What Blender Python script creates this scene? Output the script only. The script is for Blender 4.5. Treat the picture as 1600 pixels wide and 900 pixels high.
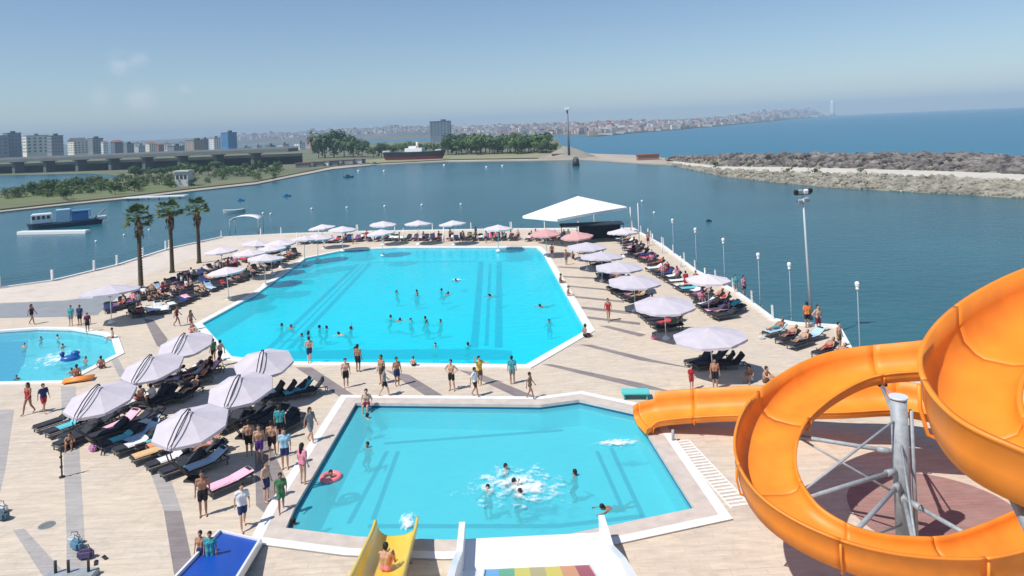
import bpy, bmesh, math, random
from mathutils import Vector, Matrix, noise
from mathutils.geometry import tessellate_polygon
random.seed(7)
R = math.radians
for o in list(bpy.data.objects): bpy.data.objects.remove(o)
S = bpy.context.scene
C = S.collection

# ---------------------------------------------------------------- camera
F = 1100.0; HY = 200.0; ROLL = R(2.5); CZ = 15.0
ca, sa = math.cos(ROLL), math.sin(ROLL)
cam = bpy.data.cameras.new('camera'); camo = bpy.data.objects.new('camera', cam); C.objects.link(camo)
cam.sensor_width = 36; cam.lens = F/1600*36; cam.shift_y = -(450-HY)/1600
cam.clip_start = 0.1; cam.clip_end = 30000
camo.matrix_world = Matrix(((ca, sa, 0, 0), (0, 0, -1, 0), (-sa, ca, 0, CZ), (0, 0, 0, 1)))
S.camera = camo

# ---------------------------------------------------------------- sun, sky, exposure
SUN_TO = Vector((0.80, 0.52, -1.42)).normalized()          # the way the light travels
sun = bpy.data.lights.new('sun', 'SUN'); sun.energy = 4.0; sun.angle = R(0.53); sun.color = (1.0, 0.96, 0.9)
suno = bpy.data.objects.new('sun', sun); C.objects.link(suno)
suno.rotation_euler = SUN_TO.to_track_quat('-Z', 'Y').to_euler()
W = bpy.data.worlds.new('World'); S.world = W; W.use_nodes = True
nt = W.node_tree; nd = nt.nodes; nl = nt.links; nd.clear()
wo = nd.new('ShaderNodeOutputWorld'); bg = nd.new('ShaderNodeBackground'); sky = nd.new('ShaderNodeTexSky')
sky.sky_type = 'NISHITA'; sky.sun_disc = False
sd = -SUN_TO
sky.sun_elevation = math.asin(sd.z); sky.sun_rotation = math.atan2(sd.x, sd.y)
sky.air_density = 1.0; sky.dust_density = 0.15; sky.ozone_density = 4.0
bg.inputs[1].default_value = 0.09
def wn(t, **k):
    n = nd.new(t)
    for a, b in k.items(): setattr(n, a, b)
    return n
tc = wn('ShaderNodeTexCoord')
nz = wn('ShaderNodeTexNoise'); nz.inputs['Scale'].default_value = 26; nz.inputs['Detail'].default_value = 6
nl.new(tc.outputs['Generated'], nz.inputs['Vector'])
last = None
for (cx, cy, rad, amt) in ((188, 99, .022, .55), (218, 94, .016, .4), (222, 156, .03, .45), (150, 160, .028, .3), (290, 140, .012, .3), (120, 136, .012, .25)):
    u = (cx-800)/F; v = (HY-cy)/F
    d = Vector((u*ca+v*sa, 1, -u*sa+v*ca)).normalized()
    vm = wn('ShaderNodeVectorMath', operation='DISTANCE'); nl.new(tc.outputs['Generated'], vm.inputs[0]); vm.inputs[1].default_value = d
    mr = wn('ShaderNodeMapRange'); mr.interpolation_type = 'SMOOTHSTEP'
    nl.new(vm.outputs['Value'], mr.inputs['Value']); mr.inputs[1].default_value = 0; mr.inputs[2].default_value = rad; mr.inputs[3].default_value = amt; mr.inputs[4].default_value = 0
    if last is None: last = mr.outputs[0]
    else:
        a = wn('ShaderNodeMath', operation='ADD'); nl.new(last, a.inputs[0]); nl.new(mr.outputs[0], a.inputs[1]); last = a.outputs[0]
cr = wn('ShaderNodeMapRange'); cr.inputs[1].default_value = .42; cr.inputs[2].default_value = .66
nl.new(nz.outputs[0], cr.inputs[0])
mm = wn('ShaderNodeMath', operation='MULTIPLY'); nl.new(last, mm.inputs[0]); nl.new(cr.outputs[0], mm.inputs[1])
mx = wn('ShaderNodeMix', data_type='RGBA'); nl.new(mm.outputs[0], mx.inputs[0]); nl.new(sky.outputs[0], mx.inputs[6]); mx.inputs[7].default_value = (8, 8, 8.4, 1)
nl.new(mx.outputs[2], bg.inputs[0]); nl.new(bg.outputs[0], wo.inputs[0])
S.view_settings.view_transform = 'Standard'; S.view_settings.look = 'None'
S.view_settings.exposure = 0.3; S.view_settings.gamma = 1
S.render.engine = 'CYCLES'; S.cycles.transparent_max_bounces = 12
S.cycles.max_bounces = 5; S.cycles.volume_bounces = 0

# ---------------------------------------------------------------- helpers
def hor(px): return HY - (px-800)*math.tan(ROLL)
def P(px, py, z=0.0):
    u = (px-800)/F; v = (HY-py)/F
    xw = u*ca+v*sa; zw = -u*sa+v*ca
    t = (z-CZ)/zw
    return Vector((xw*t, t, z))
def PD(px, D):                                        # ground position on the column px at distance D
    u = (px-800)/F; v = (HY-hor(px))/F
    return Vector(((u*ca+v*sa)*D, D, 0))
def proj(p):
    X, Z = p[0]/p[1], (p[2]-CZ)/p[1]
    u = X*ca-Z*sa; v = X*sa+Z*ca
    return 800+u*F, HY-v*F
def head(a, b, z=0):                                   # rotation so local +Y runs from pixel a to pixel b
    d = P(b[0], b[1], z)-P(a[0], a[1], z)
    return math.atan2(-d.x, d.y)

def mat(name, col, rough=.7, var=0.0, scale=3.0, metal=0.0, spec=.4, bump=0, coat=0, emis=None, col2=None, detail=5, trans=0, coords='Object'):
    m = bpy.data.materials.new(name); m.use_nodes = True
    n = m.node_tree.nodes; l = m.node_tree.links; b = n['Principled BSDF']
    b.inputs['Base Color'].default_value = (*col, 1); b.inputs['Roughness'].default_value = rough
    b.inputs['Metallic'].default_value = metal; b.inputs['Specular IOR Level'].default_value = spec
    b.inputs['Coat Weight'].default_value = coat
    if var or bump or col2:
        t = n.new('ShaderNodeTexCoord'); z = n.new('ShaderNodeTexNoise'); z.inputs['Scale'].default_value = scale; z.inputs['Detail'].default_value = detail
        l.new(t.outputs[coords], z.inputs['Vector'])
        if var or col2:
            r = n.new('ShaderNodeMapRange'); r.inputs[1].default_value = .3; r.inputs[2].default_value = .7
            l.new(z.outputs[0], r.inputs[0])
            x = n.new('ShaderNodeMix'); x.data_type = 'RGBA'; l.new(r.outputs[0], x.inputs[0])
            c2 = col2 or tuple(min(1, c*(1+var)) for c in col); c1 = col if col2 else tuple(c*(1-var) for c in col)
            x.inputs[6].default_value = (*c1, 1); x.inputs[7].default_value = (*c2, 1)
            l.new(x.outputs[2], b.inputs['Base Color'])
        if bump:
            bn = n.new('ShaderNodeBump'); bn.inputs['Strength'].default_value = bump; bn.inputs['Distance'].default_value = .05
            l.new(z.outputs[0], bn.inputs['Height']); l.new(bn.outputs[0], b.inputs['Normal'])
    return m
_cm = {}
def cloth(c):
    k = tuple(round(x, 3) for x in c)
    if k not in _cm: _cm[k] = mat('cloth', c, .85, var=.12, scale=14)
    return _cm[k]

class MB:
    def __init__(s): s.bm = bmesh.new()
    def box(s, c, d, rot=None, mi=0, bev=0):
        ret = bmesh.ops.create_cube(s.bm, size=1)
        M = Matrix.Translation(c) @ (rot.to_4x4() if rot else Matrix.Identity(4)) @ Matrix.Diagonal((*d, 1))
        bmesh.ops.transform(s.bm, matrix=M, verts=ret['verts'])
        fs = {f for v in ret['verts'] for f in v.link_faces}
        for f in fs: f.material_index = mi
        if bev:
            es = {e for v in ret['verts'] for e in v.link_edges}
            bmesh.ops.bevel(s.bm, geom=list(es), offset=bev, segments=2, affect='EDGES')
        return s
    def tube(s, pts, rad, seg=8, cap=True, mi=0, closed=False):
        pts = [Vector(p) for p in pts]; n = len(pts)
        if not hasattr(rad, '__len__'): rad = [rad]*n
        rings = []
        for i, p in enumerate(pts):
            a = pts[max(0, i-1)]; b = pts[min(n-1, i+1)]
            d = (b-a).normalized(); up = Vector((0, 0, 1)) if abs(d.z) < .95 else Vector((1, 0, 0))
            x = d.cross(up).normalized(); y = x.cross(d)
            rings.append([s.bm.verts.new(p+(x*math.cos(k*math.tau/seg)+y*math.sin(k*math.tau/seg))*rad[i]) for k in range(seg)])
        for i in range(n-1):
            for k in range(seg):
                f = s.bm.faces.new((rings[i][k], rings[i][(k+1) % seg], rings[i+1][(k+1) % seg], rings[i+1][k])); f.material_index = mi; f.smooth = True
        if cap:
            for r in (rings[0], rings[-1][::-1]):
                f = s.bm.faces.new(r); f.material_index = mi
        return s
    def ball(s, c, r, sub=2, mi=0, sc=(1, 1, 1), jit=0):
        ret = bmesh.ops.create_icosphere(s.bm, subdivisions=sub, radius=1)
        for v in ret['verts']:
            j = 1+random.uniform(-jit, jit)
            v.co = Vector((v.co.x*r*sc[0]*j, v.co.y*r*sc[1]*j, v.co.z*r*sc[2]*j))+Vector(c)
        for f in {f for v in ret['verts'] for f in v.link_faces}: f.material_index = mi; f.smooth = jit == 0
        return s
    def poly(s, pts, mi=0):
        f = s.bm.faces.new([s.bm.verts.new(p) for p in pts]); f.material_index = mi; return s
    def prism(s, pts, z0, z1, mi=0):
        """closed prism over a 2D outline"""
        a = [s.bm.verts.new((p[0], p[1], z0)) for p in pts]; b = [s.bm.verts.new((p[0], p[1], z1)) for p in pts]
        n = len(pts)
        for i in range(n):
            f = s.bm.faces.new((a[i], a[(i+1) % n], b[(i+1) % n], b[i])); f.material_index = mi
        for t in tessellate_polygon([[Vector((p[0], p[1], 0)) for p in pts]]):
            f = s.bm.faces.new([b[i] for i in t]); f.material_index = mi
            f = s.bm.faces.new([a[i] for i in t][::-1]); f.material_index = mi
        return s
    def sheet(s, outer, holes=(), z=0, mi=0):
        loops = [[Vector((p[0], p[1], 0)) for p in l] for l in (outer, *holes)]
        vs = [s.bm.verts.new((p.x, p.y, z)) for l in loops for p in l]
        for t in tessellate_polygon(loops):
            try: f = s.bm.faces.new([vs[i] for i in t]); f.material_index = mi
            except ValueError: continue
            f.normal_update()
            if f.normal.z < 0: f.normal_flip()
        return s
    def mesh(s, name, mats=(), smooth=None, norm=True):
        if norm: bmesh.ops.recalc_face_normals(s.bm, faces=s.bm.faces)
        me = bpy.data.meshes.new(name); s.bm.to_mesh(me); s.bm.free()
        for m in (mats if isinstance(mats, (list, tuple)) else [mats]): me.materials.append(m)
        if smooth is not None:
            for p in me.polygons: p.use_smooth = smooth
        return me
    def obj(s, name, mats, parent=None, smooth=None, norm=True):
        return link(name, s.mesh(name, mats, smooth, norm), parent)

def link(name, me, parent=None, loc=None, rz=None, sc=None):
    o = bpy.data.objects.new(name, me); C.objects.link(o)
    if parent is not None: o.parent = parent
    if loc is not None: o.location = loc
    if rz is not None: o.rotation_euler = (0, 0, rz)
    if sc is not None: o.scale = (sc, sc, sc) if not hasattr(sc, '__len__') else sc
    return o
REG = []
def tag(o, label, cat, group=None, px=None, share=False):
    o['label'] = label; o['category'] = cat
    if group: o['group'] = group
    REG.append((o, label, px, share)); return o
def thing(name, label, cat, loc=(0, 0, 0), rz=0, group=None, sc=None, share=False, px=None):
    o = link(name, None, None, loc, rz, sc); o.empty_display_size = .2
    return tag(o, label, cat, group, px, share)
def struct(o): o['kind'] = 'structure'; return o
def stuff(o, label, cat): o['kind'] = 'stuff'; o['label'] = label; o['category'] = cat; return o
ORD = 'leftmost second third fourth fifth sixth seventh eighth ninth tenth eleventh twelfth thirteenth fourteenth fifteenth sixteenth seventeenth eighteenth nineteenth twentieth twenty-first twenty-second twenty-third twenty-fourth twenty-fifth twenty-sixth twenty-seventh twenty-eighth twenty-ninth thirtieth'.split()
def finish_labels():
    by = {}
    for o, l, px, share in REG:
        if not share: by.setdefault(l, []).append((proj(o.matrix_basis.translation)[0] if px is None else px, o))
    for l, it in by.items():
        if len(it) < 2: continue
        it.sort(key=lambda t: t[0])
        for i, (p, o) in enumerate(it):
            if i == 0: o['label'] = l+', leftmost one'
            elif i == len(it)-1: o['label'] = l+', rightmost one'
            else: o['label'] = l+', '+ORD[i]+' from left'
    for o, l, px, share in REG:
        w = o['label'].split()
        for drop in ('the', 'a', 'of', 'the', 'the', 'near', 'in', 'of', 'a', 'one', 'by', 'at', 'on'):
            if len(w) > 16 and drop in w: w.remove(drop)
        o['label'] = ' '.join(w)
        if len(w) > 16: print('LONG', o['label'])

def offset(poly, d):
    """outward offset of a 2D polygon (any winding)"""
    n = len(poly); A = sum(poly[i][0]*poly[(i+1) % n][1]-poly[(i+1) % n][0]*poly[i][1] for i in range(n))
    sg = 1 if A > 0 else -1; out = []
    for i in range(n):
        p = Vector(poly[i][:2]); a = Vector(poly[i-1][:2]); b = Vector(poly[(i+1) % n][:2])
        e1 = (p-a).normalized(); e2 = (b-p).normalized()
        n1 = Vector((e1.y, -e1.x))*sg; n2 = Vector((e2.y, -e2.x))*sg
        m = (n1+n2).normalized(); k = d/max(.35, m.dot(n1)); out.append(p+m*k)
    return out
def tab(t, x):
    if x <= t[0][0]: return t[0][1]
    for (a, b), (c, d) in zip(t, t[1:]):
        if x <= c: return b+(d-b)*(x-a)/(c-a)
    return t[-1][1]
def W2(pts, z=0): return [P(x, y, z).xy for x, y in pts]

# ---------------------------------------------------------------- materials of the setting
def deck_mat(name, c1, c2, c3, bs=.35, mortar=.75, rot=0.0):
    m = bpy.data.materials.new(name); m.use_nodes = True
    n = m.node_tree.nodes; l = m.node_tree.links; b = n['Principled BSDF']; b.inputs['Roughness'].default_value = .7; b.inputs['Specular IOR Level'].default_value = .25
    t = n.new('ShaderNodeTexCoord'); mp = n.new('ShaderNodeMapping'); mp.inputs['Rotation'].default_value = (0, 0, rot); l.new(t.outputs['Object'], mp.inputs[0])
    br = n.new('ShaderNodeTexBrick'); br.inputs['Scale'].default_value = 1; br.inputs['Mortar Size'].default_value = .012; br.inputs['Brick Width'].default_value = 1.2; br.inputs['Row Height'].default_value = bs
    br.inputs['Color1'].default_value = (*c1, 1); br.inputs['Color2'].default_value = (*c2, 1); br.inputs['Mortar'].default_value = (*[x*mortar for x in c1], 1)
    l.new(mp.outputs[0], br.inputs['Vector'])
    z = n.new('ShaderNodeTexNoise'); z.inputs['Scale'].default_value = .22; z.inputs['Detail'].default_value = 7; z.inputs['Roughness'].default_value = .65; l.new(t.outputs['Object'], z.inputs['Vector'])
    r = n.new('ShaderNodeMapRange'); r.inputs[1].default_value = .42; r.inputs[2].default_value = .68; l.new(z.outputs[0], r.inputs[0])
    x = n.new('ShaderNodeMix'); x.data_type = 'RGBA'; l.new(r.outputs[0], x.inputs[0]); l.new(br.outputs[0], x.inputs[6]); x.inputs[7].default_value = (*c3, 1)
    z2 = n.new('ShaderNodeTexNoise'); z2.inputs['Scale'].default_value = 2.2; z2.inputs['Detail'].default_value = 8; z2.inputs['Roughness'].default_value = .75
    mp2 = n.new('ShaderNodeMapping'); mp2.inputs['Scale'].default_value = (.35, 1.6, 1); l.new(t.outputs['Object'], mp2.inputs[0]); l.new(mp2.outputs[0], z2.inputs['Vector'])
    r2 = n.new('ShaderNodeMapRange'); r2.inputs[1].default_value = .3; r2.inputs[2].default_value = .7; r2.inputs[3].default_value = .78; r2.inputs[4].default_value = 1.12; l.new(z2.outputs[0], r2.inputs[0])
    y = n.new('ShaderNodeVectorMath'); y.operation = 'SCALE'; l.new(x.outputs[2], y.inputs[0]); l.new(r2.outputs[0], y.inputs['Scale'])
    z3 = n.new('ShaderNodeTexNoise'); z3.inputs['Scale'].default_value = .55; z3.inputs['Detail'].default_value = 9; z3.inputs['Roughness'].default_value = .7; z3.inputs['Distortion'].default_value = .6; l.new(t.outputs['Object'], z3.inputs['Vector'])
    r3 = n.new('ShaderNodeMapRange'); r3.inputs[1].default_value = .56; r3.inputs[2].default_value = .63; r3.inputs[3].default_value = 0; r3.inputs[4].default_value = .5; l.new(z3.outputs[0], r3.inputs[0])
    x3 = n.new('ShaderNodeMix'); x3.data_type = 'RGBA'; l.new(r3.outputs[0], x3.inputs[0]); l.new(y.outputs[0], x3.inputs[6]); x3.inputs[7].default_value = (*[c*.72 for c in c3], 1)
    l.new(x3.outputs[2], b.inputs['Base Color']); r4 = n.new('ShaderNodeMapRange'); r4.inputs[3].default_value = .72; r4.inputs[4].default_value = .4; l.new(r3.outputs[0], r4.inputs[0]); l.new(r4.outputs[0], b.inputs['Roughness'])
    return m
M = {}
M['deck'] = deck_mat('deck_stone', (.66, .56, .455), (.61, .52, .425), (.67, .56, .43))
M['band'] = deck_mat('band_stone', (.27, .23, .225), (.22, .185, .185), (.31, .27, .26), bs=.2)
M['band_light'] = deck_mat('pale_band_stone', (.43, .40, .38), (.39, .365, .35), (.47, .44, .41), bs=.2)
M['red_pave'] = deck_mat('red_paving', (.36, .20, .18), (.31, .18, .165), (.38, .24, .21), bs=.2)
M['promenade'] = deck_mat('promenade_stone', (.70, .61, .53), (.66, .58, .50), (.71, .61, .52))
M['grey_strip'] = mat('grey_strip', (.27, .285, .30), .8, var=.08, scale=.8)
M['coping'] = mat('coping', (.78, .77, .75), .6, var=.05, scale=2)
M['coping_tan'] = mat('coping_tan', (.58, .50, .44), .7, var=.1, scale=2)
M['white'] = mat('white_paint', (.82, .82, .82), .45, var=.03, scale=2)
M['steel'] = mat('galvanised_steel', (.34, .37, .39), .6, metal=.1, var=.15, scale=6)
M['dark'] = mat('dark_metal', (.035, .036, .04), .5)
M['orange'] = mat('orange_fibreglass', (.88, .265, .022), .5, var=.13, scale=1.1, detail=8, coat=.0, spec=.45)
M['tile_dark'] = mat('dark_pool_tile', (.01, .10, .22), .3)
def water(name, tint, bump=.25, scale=2.0, body=(.02, .70, .85), turb=.5):
    m = bpy.data.materials.new(name); m.use_nodes = True; n = m.node_tree.nodes; l = m.node_tree.links; n.clear()
    o = n.new('ShaderNodeOutputMaterial'); t = n.new('ShaderNodeBsdfTransparent'); t.inputs[0].default_value = (*tint, 1)
    g = n.new('ShaderNodeBsdfGlossy'); g.inputs['Roughness'].default_value = .06; fr = n.new('ShaderNodeFresnel'); fr.inputs[0].default_value = 1.33
    mx = n.new('ShaderNodeMixShader'); z = n.new('ShaderNodeTexNoise'); z.inputs['Scale'].default_value = scale; z.inputs['Detail'].default_value = 4
    tc = n.new('ShaderNodeTexCoord'); l.new(tc.outputs['Object'], z.inputs['Vector'])
    b = n.new('ShaderNodeBump'); b.inputs['Strength'].default_value = bump; b.inputs['Distance'].default_value = .12; l.new(z.outputs[0], b.inputs['Height'])
    l.new(b.outputs[0], g.inputs['Normal']); l.new(b.outputs[0], fr.inputs['Normal'])
    df = n.new('ShaderNodeBsdfDiffuse'); df.inputs[0].default_value = (*body, 1); m2 = n.new('ShaderNodeMixShader'); m2.inputs[0].default_value = turb
    l.new(t.outputs[0], m2.inputs[1]); l.new(df.outputs[0], m2.inputs[2])
    l.new(fr.outputs[0], mx.inputs[0]); l.new(m2.outputs[0], mx.inputs[1]); l.new(g.outputs[0], mx.inputs[2]); l.new(mx.outputs[0], o.inputs[0])
    return m
def seamat(name, col, col2, rough=.12, bs=.5, s1=.25):
    m = bpy.data.materials.new(name); m.use_nodes = True; n = m.node_tree.nodes; l = m.node_tree.links; b = n['Principled BSDF']
    b.inputs['Roughness'].default_value = rough; b.inputs['IOR'].default_value = 1.33
    tc = n.new('ShaderNodeTexCoord'); mp = n.new('ShaderNodeMapping'); mp.inputs['Scale'].default_value = (1, 1.6, 1); mp.inputs['Rotation'].default_value = (0, 0, R(15)); l.new(tc.outputs['Object'], mp.inputs[0])
    z = n.new('ShaderNodeTexNoise'); z.inputs['Scale'].default_value = s1; z.inputs['Detail'].default_value = 9; z.inputs['Roughness'].default_value = .6; l.new(mp.outputs[0], z.inputs['Vector'])
    bn = n.new('ShaderNodeBump'); bn.inputs['Strength'].default_value = bs; bn.inputs['Distance'].default_value = .5; l.new(z.outputs[0], bn.inputs['Height']); l.new(bn.outputs[0], b.inputs['Normal'])
    z2 = n.new('ShaderNodeTexNoise'); z2.inputs['Scale'].default_value = .02; z2.inputs['Detail'].default_value = 5; l.new(mp.outputs[0], z2.inputs['Vector'])
    r = n.new('ShaderNodeMapRange'); r.inputs[1].default_value = .35; r.inputs[2].default_value = .65; l.new(z2.outputs[0], r.inputs[0])
    x = n.new('ShaderNodeMix'); x.data_type = 'RGBA'; l.new(r.outputs[0], x.inputs[0]); x.inputs[6].default_value = (*col, 1); x.inputs[7].default_value = (*col2, 1); l.new(x.outputs[2], b.inputs['Base Color'])
    return m
M['sea'] = seamat('open_sea', (.006, .125, .21), (.008, .14, .23), .3, .4, .08)
M['bay'] = seamat('bay_water', (.014, .095, .125), (.022, .125, .155), .18, .35, .5)
SEA = -1.5

# ---------------------------------------------------------------- water sheets
struct(MB().sheet([(-7500, -300), (7500, -300), (8000, 7900), (-8000, 7900)], z=SEA-.1).obj('sea', M['sea'], norm=False))
bay = [(-1400, -150), (700, -150), (700, 200)]+[P(x, y, SEA).xy for x, y in ((1750, 276), (1600, 264), (1300, 252), (1060, 247), (930, 243), (850, 236), (400, 245), (0, 262))]+[(-1400, 800)]
struct(MB().sheet(bay, z=SEA).obj('bay_water', M['bay'], norm=False))

# ---------------------------------------------------------------- haze
hz = bpy.data.materials.new('haze_air'); hz.use_nodes = True; n = hz.node_tree.nodes; n.remove(n['Principled BSDF'])
pv = n.new('ShaderNodeVolumePrincipled'); pv.inputs['Color'].default_value = (.55, .78, 1, 1); pv.inputs['Density'].default_value = .00024; pv.inputs['Anisotropy'].default_value = -.1
hz.node_tree.links.new(pv.outputs[0], n['Material Output'].inputs['Volume'])
ho = MB().box((0, 3700, 74), (17000, 9400, 162)).obj('haze', hz); stuff(ho, 'pale bluish summer haze over the bay and the far city', 'haze')

# ---------------------------------------------------------------- pools
def water_poly(px, z=-.1): return [P(x, y, z).xy for x, y in px]
main_w = water_poly([(316, 508), (400, 462), (478, 405), (540, 392), (620, 388), (838, 388), (848, 397), (916, 519), (822, 573), (430, 568), (362, 560)])
small_w = water_poly([(556, 634), (845, 637), (905, 629), (990, 648), (1085, 800), (870, 845), (700, 850), (560, 845), (447, 831), (462, 796)])
left_w = water_poly([(-160, 536), (0, 520), (60, 516), (112, 517), (160, 525), (174, 531), (182, 556), (100, 598), (-10, 600), (-160, 600)])
def pool(name, w, depth, cw, tile_h, floor_m, wall_m, wat_m, coping_m, strip=None, lev=-.12):
    out = offset(w, cw); n = len(w)
    m = MB()
    for i in range(n):                                                   # coping: top, outer and inner side
        a, b, c, d = w[i], w[(i+1) % n], out[(i+1) % n], out[i]
        m.poly([(*a, .06), (*b, .06), (*c, .06), (*d, .06)]); m.poly([(*d, .06), (*c, .06), (*c, -.1), (*d, -.1)])
        m.poly([(*a, .06), (*b, .06), (*b, -.09), (*a, -.09)])
    struct(m.obj(name+'_coping', coping_m))
    if strip:
        o2 = offset(w, cw-strip); m = MB()
        for i in range(n):
            m.poly([(*o2[i], .066), (*o2[(i+1) % n], .066), (*out[(i+1) % n], .066), (*out[i], .066)])
            m.poly([(*out[i], .066), (*out[(i+1) % n], .066), (*out[(i+1) % n], .0), (*out[i], .0)])
        o3 = m.obj(name+'_gutter', M['coping']); struct(o3); o3.scale = (1, 1, 1)
    m = MB(); ws = offset(w, .004)
    for i in range(n):
        a, b = ws[i], ws[(i+1) % n]
        m.poly([(*a, -.09), (*b, -.09), (*b, -.1-tile_h), (*a, -.1-tile_h)], 1)
        m.poly([(*a, -.1-tile_h), (*b, -.1-tile_h), (*b, -depth), (*a, -depth)], 0)
    m.sheet(ws, z=-depth, mi=2)
    struct(m.obj(name+'_basin', [wall_m, M['tile_dark'], floor_m]))
    struct(MB().sheet(w, z=lev).obj(name+'_water', wat_m, norm=False))
    return out
def pool_floor(name, c, c2, s=.5): return mat(name, c, .6, col2=c2, scale=s, detail=3)
fm = pool_floor('pool_tiles', (.13, .74, .84), (.17, .80, .88)); fs = pool_floor('small_pool_tiles', (.27, .74, .80), (.33, .80, .85))
fl = pool_floor('left_pool_tiles', (.40, .80, .86), (.5, .85, .9))
out_main = pool('main_pool', main_w, 1.36, .62, .16, fm, fm, water('main_pool_water', (.24, .95, .99), .5, 1.4, (.0, .82, .98), .5), M['coping'])
out_small = pool('small_pool', small_w, 1.35, 1.15, .32, fs, fs, water('small_pool_water', (.46, .92, .96), .5, 1.3, (.13, .68, .79), .52), M['coping_tan'], strip=.42, lev=-.2)
out_left = pool('left_pool', left_w, .85, .5, .14, fl, fl, water('left_pool_water', (.5, .92, .97), .3, 2, (.14, .68, .78), .4), M['coping'])
lm = mat('dark_lane_tile', (.0, .15, .36), .6); lm2 = mat('dark_lane_tile_small', (.01, .20, .34), .6)
def lane(m, a, b, w, z):
    p = P(a[0], a[1], z); q = P(b[0], b[1], z); d = (q-p).normalized(); s = Vector((-d.y, d.x, 0))*w/2
    m.poly([p-s, q-s, q+s, p+s])
m = MB(); z = -1.345
for a, b, w in (((560, 412), (420, 545), .5), ((578, 412), (452, 545), .5), ((569, 412), (436, 545), .2), ((752, 408), (741, 543), .6), ((780, 408), (779, 543), .6), ((766, 412), (760, 540), .3),
                ((575, 410), (745, 408), .5)): lane(m, a, b, w, z)
m.poly([P(x, y, z-.002) for x, y in ((402, 548), (452, 548), (741, 545), (800, 548), (800, 562), (400, 560))])
struct(m.obj('main_pool_lane_marks', lm))
m = MB(); z = -1.344
for a, b, w in (((605, 705), (545, 818), .22), ((622, 705), (583, 812), .22), ((600, 693), (880, 672), .28), ((933, 705), (975, 800), .2), ((955, 700), (1005, 808), .22), ((575, 822), (870, 822), .3), ((870, 822), (1005, 806), .3)): lane(m, a, b, w, z)
struct(m.obj('small_pool_lane_marks', lm2))
struct(MB().sheet([P(x, y, -.84).xy for x, y in ((-150, 545), (0, 534), (44, 532), (38, 566), (22, 596), (-10, 600), (-150, 600))], z=-.84).obj('left_pool_deep_end', mat('deep_end_tiles', (.03, .30, .58), .6), norm=False))

# ---------------------------------------------------------------- deck and paving
deck_edge = W2([(-420, 500), (-150, 464), (0, 450), (80, 439), (180, 415), (262, 389), (345, 371), (440, 366), (560, 362), (800, 358), (990, 357), (1040, 386), (1090, 424), (1150, 455), (1180, 476), (1212, 500), (1245, 506), (1312, 510), (1335, 552), (1560, 600), (2000, 660)])
deck_out = deck_edge+[Vector((45, 6)), Vector((45, -25)), Vector((-60, -25)), Vector((-75, 20))]
dk = MB().sheet(deck_out, [out_main, out_small, out_left], 0)
for a, b in zip(deck_out, deck_out[1:]+deck_out[:1]): dk.poly([(*a, 0), (*b, 0), (*b, -3), (*a, -3)])
struct(dk.obj('deck', M['deck'], norm=False))
# a raised kerb along the water's edge
m = MB()
ins = offset(deck_out, -.4)
for i in range(len(deck_edge)-1):
    a, b, c, d = deck_out[i], deck_out[i+1], ins[i+1], ins[i]
    m.poly([(*a, .14), (*b, .14), (*c, .14), (*d, .14)]); m.poly([(*d, .14), (*c, .14), (*c, 0), (*d, 0)]); m.poly([(*a, .14), (*b, .14), (*b, -.3), (*a, -.3)])
struct(m.obj('quay_kerb', M['coping']))
def quad_px(name, pts, mt, z): return struct(MB().sheet(W2(pts), z=z).obj(name, mt, norm=False))
quad_px('promenade', [(-300, 484), (-100, 461.5), (0, 452), (80, 441), (180, 417), (262, 391), (350, 373.5), (440, 369), (455, 374), (380, 386), (290, 408), (215, 434), (165, 460), (100, 469), (0, 473), (-300, 500)], M['promenade'], .004)
quad_px('grey_strip', [(-300, 501), (0, 474), (100, 470), (165, 461), (188, 460), (164, 481), (152, 492), (100, 495), (0, 497), (-300, 520)], M['grey_strip'], .008)  # flat grey strip laid over the deck below the promenade
bands = [('band', [(462, 574), (487, 574), (556, 619), (532, 621)]), ('band', [(602, 578), (640, 586), (700, 623), (672, 623)]),
         ('band', [(716, 578), (745, 582), (848, 624), (812, 623)]), ('band', [(846, 569), (862, 569), (1003, 599), (1050, 612), (1000, 607)]),
         ('band', [(905, 538), (925, 539), (1020, 562), (1090, 577), (1000, 563)]), ('band', [(935, 509), (950, 509), (1010, 523), (1000, 526)]),
         ('band', [(900, 478), (990, 487), (985, 491), (903, 482)]), ('band', [(893, 462), (975, 470), (975, 473), (895, 465)]), ('band', [(886, 446), (955, 452), (955, 454.5), (887, 448)]),
         ('band', [(879, 431), (935, 434), (935, 436.5), (880, 433)]), ('band', [(872, 416), (920, 419), (920, 421), (873, 418)]), ('band', [(915, 494), (1000, 504), (1000, 508), (920, 498)]),
         ('band_light', [(95, 604), (118, 604), (132, 840), (135, 905), (104, 905), (104, 840)]), ('band', [(225, 498), (240, 500), (262, 530), (255, 545), (245, 540)]),
         ('band_light', [(234, 735), (262, 735), (283, 798), (256, 798)]), ('band', [(256, 798), (283, 798), (318, 960), (282, 960)]), ('band_light', [(0, 640), (22, 640), (8, 735), (-12, 820)]),
         ('band', [(398, 690), (420, 690), (452, 760), (420, 808), (400, 790)]), ('band_light', [(20, 828), (38, 826), (110, 905), (70, 905)]), ('band_light', [(172, 560), (185, 560), (200, 590), (190, 596)])]
for k, pts in bands: quad_px('paving_band', pts, M[k], .005)
pc = P(1462, 800, 0)
struct(MB().sheet([(pc.x+3.0*math.cos(a*math.tau/40), pc.y+3.0*math.sin(a*math.tau/40)) for a in range(40)], z=.012).obj('red_round_paving', M['red_pave'], norm=False))

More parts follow.
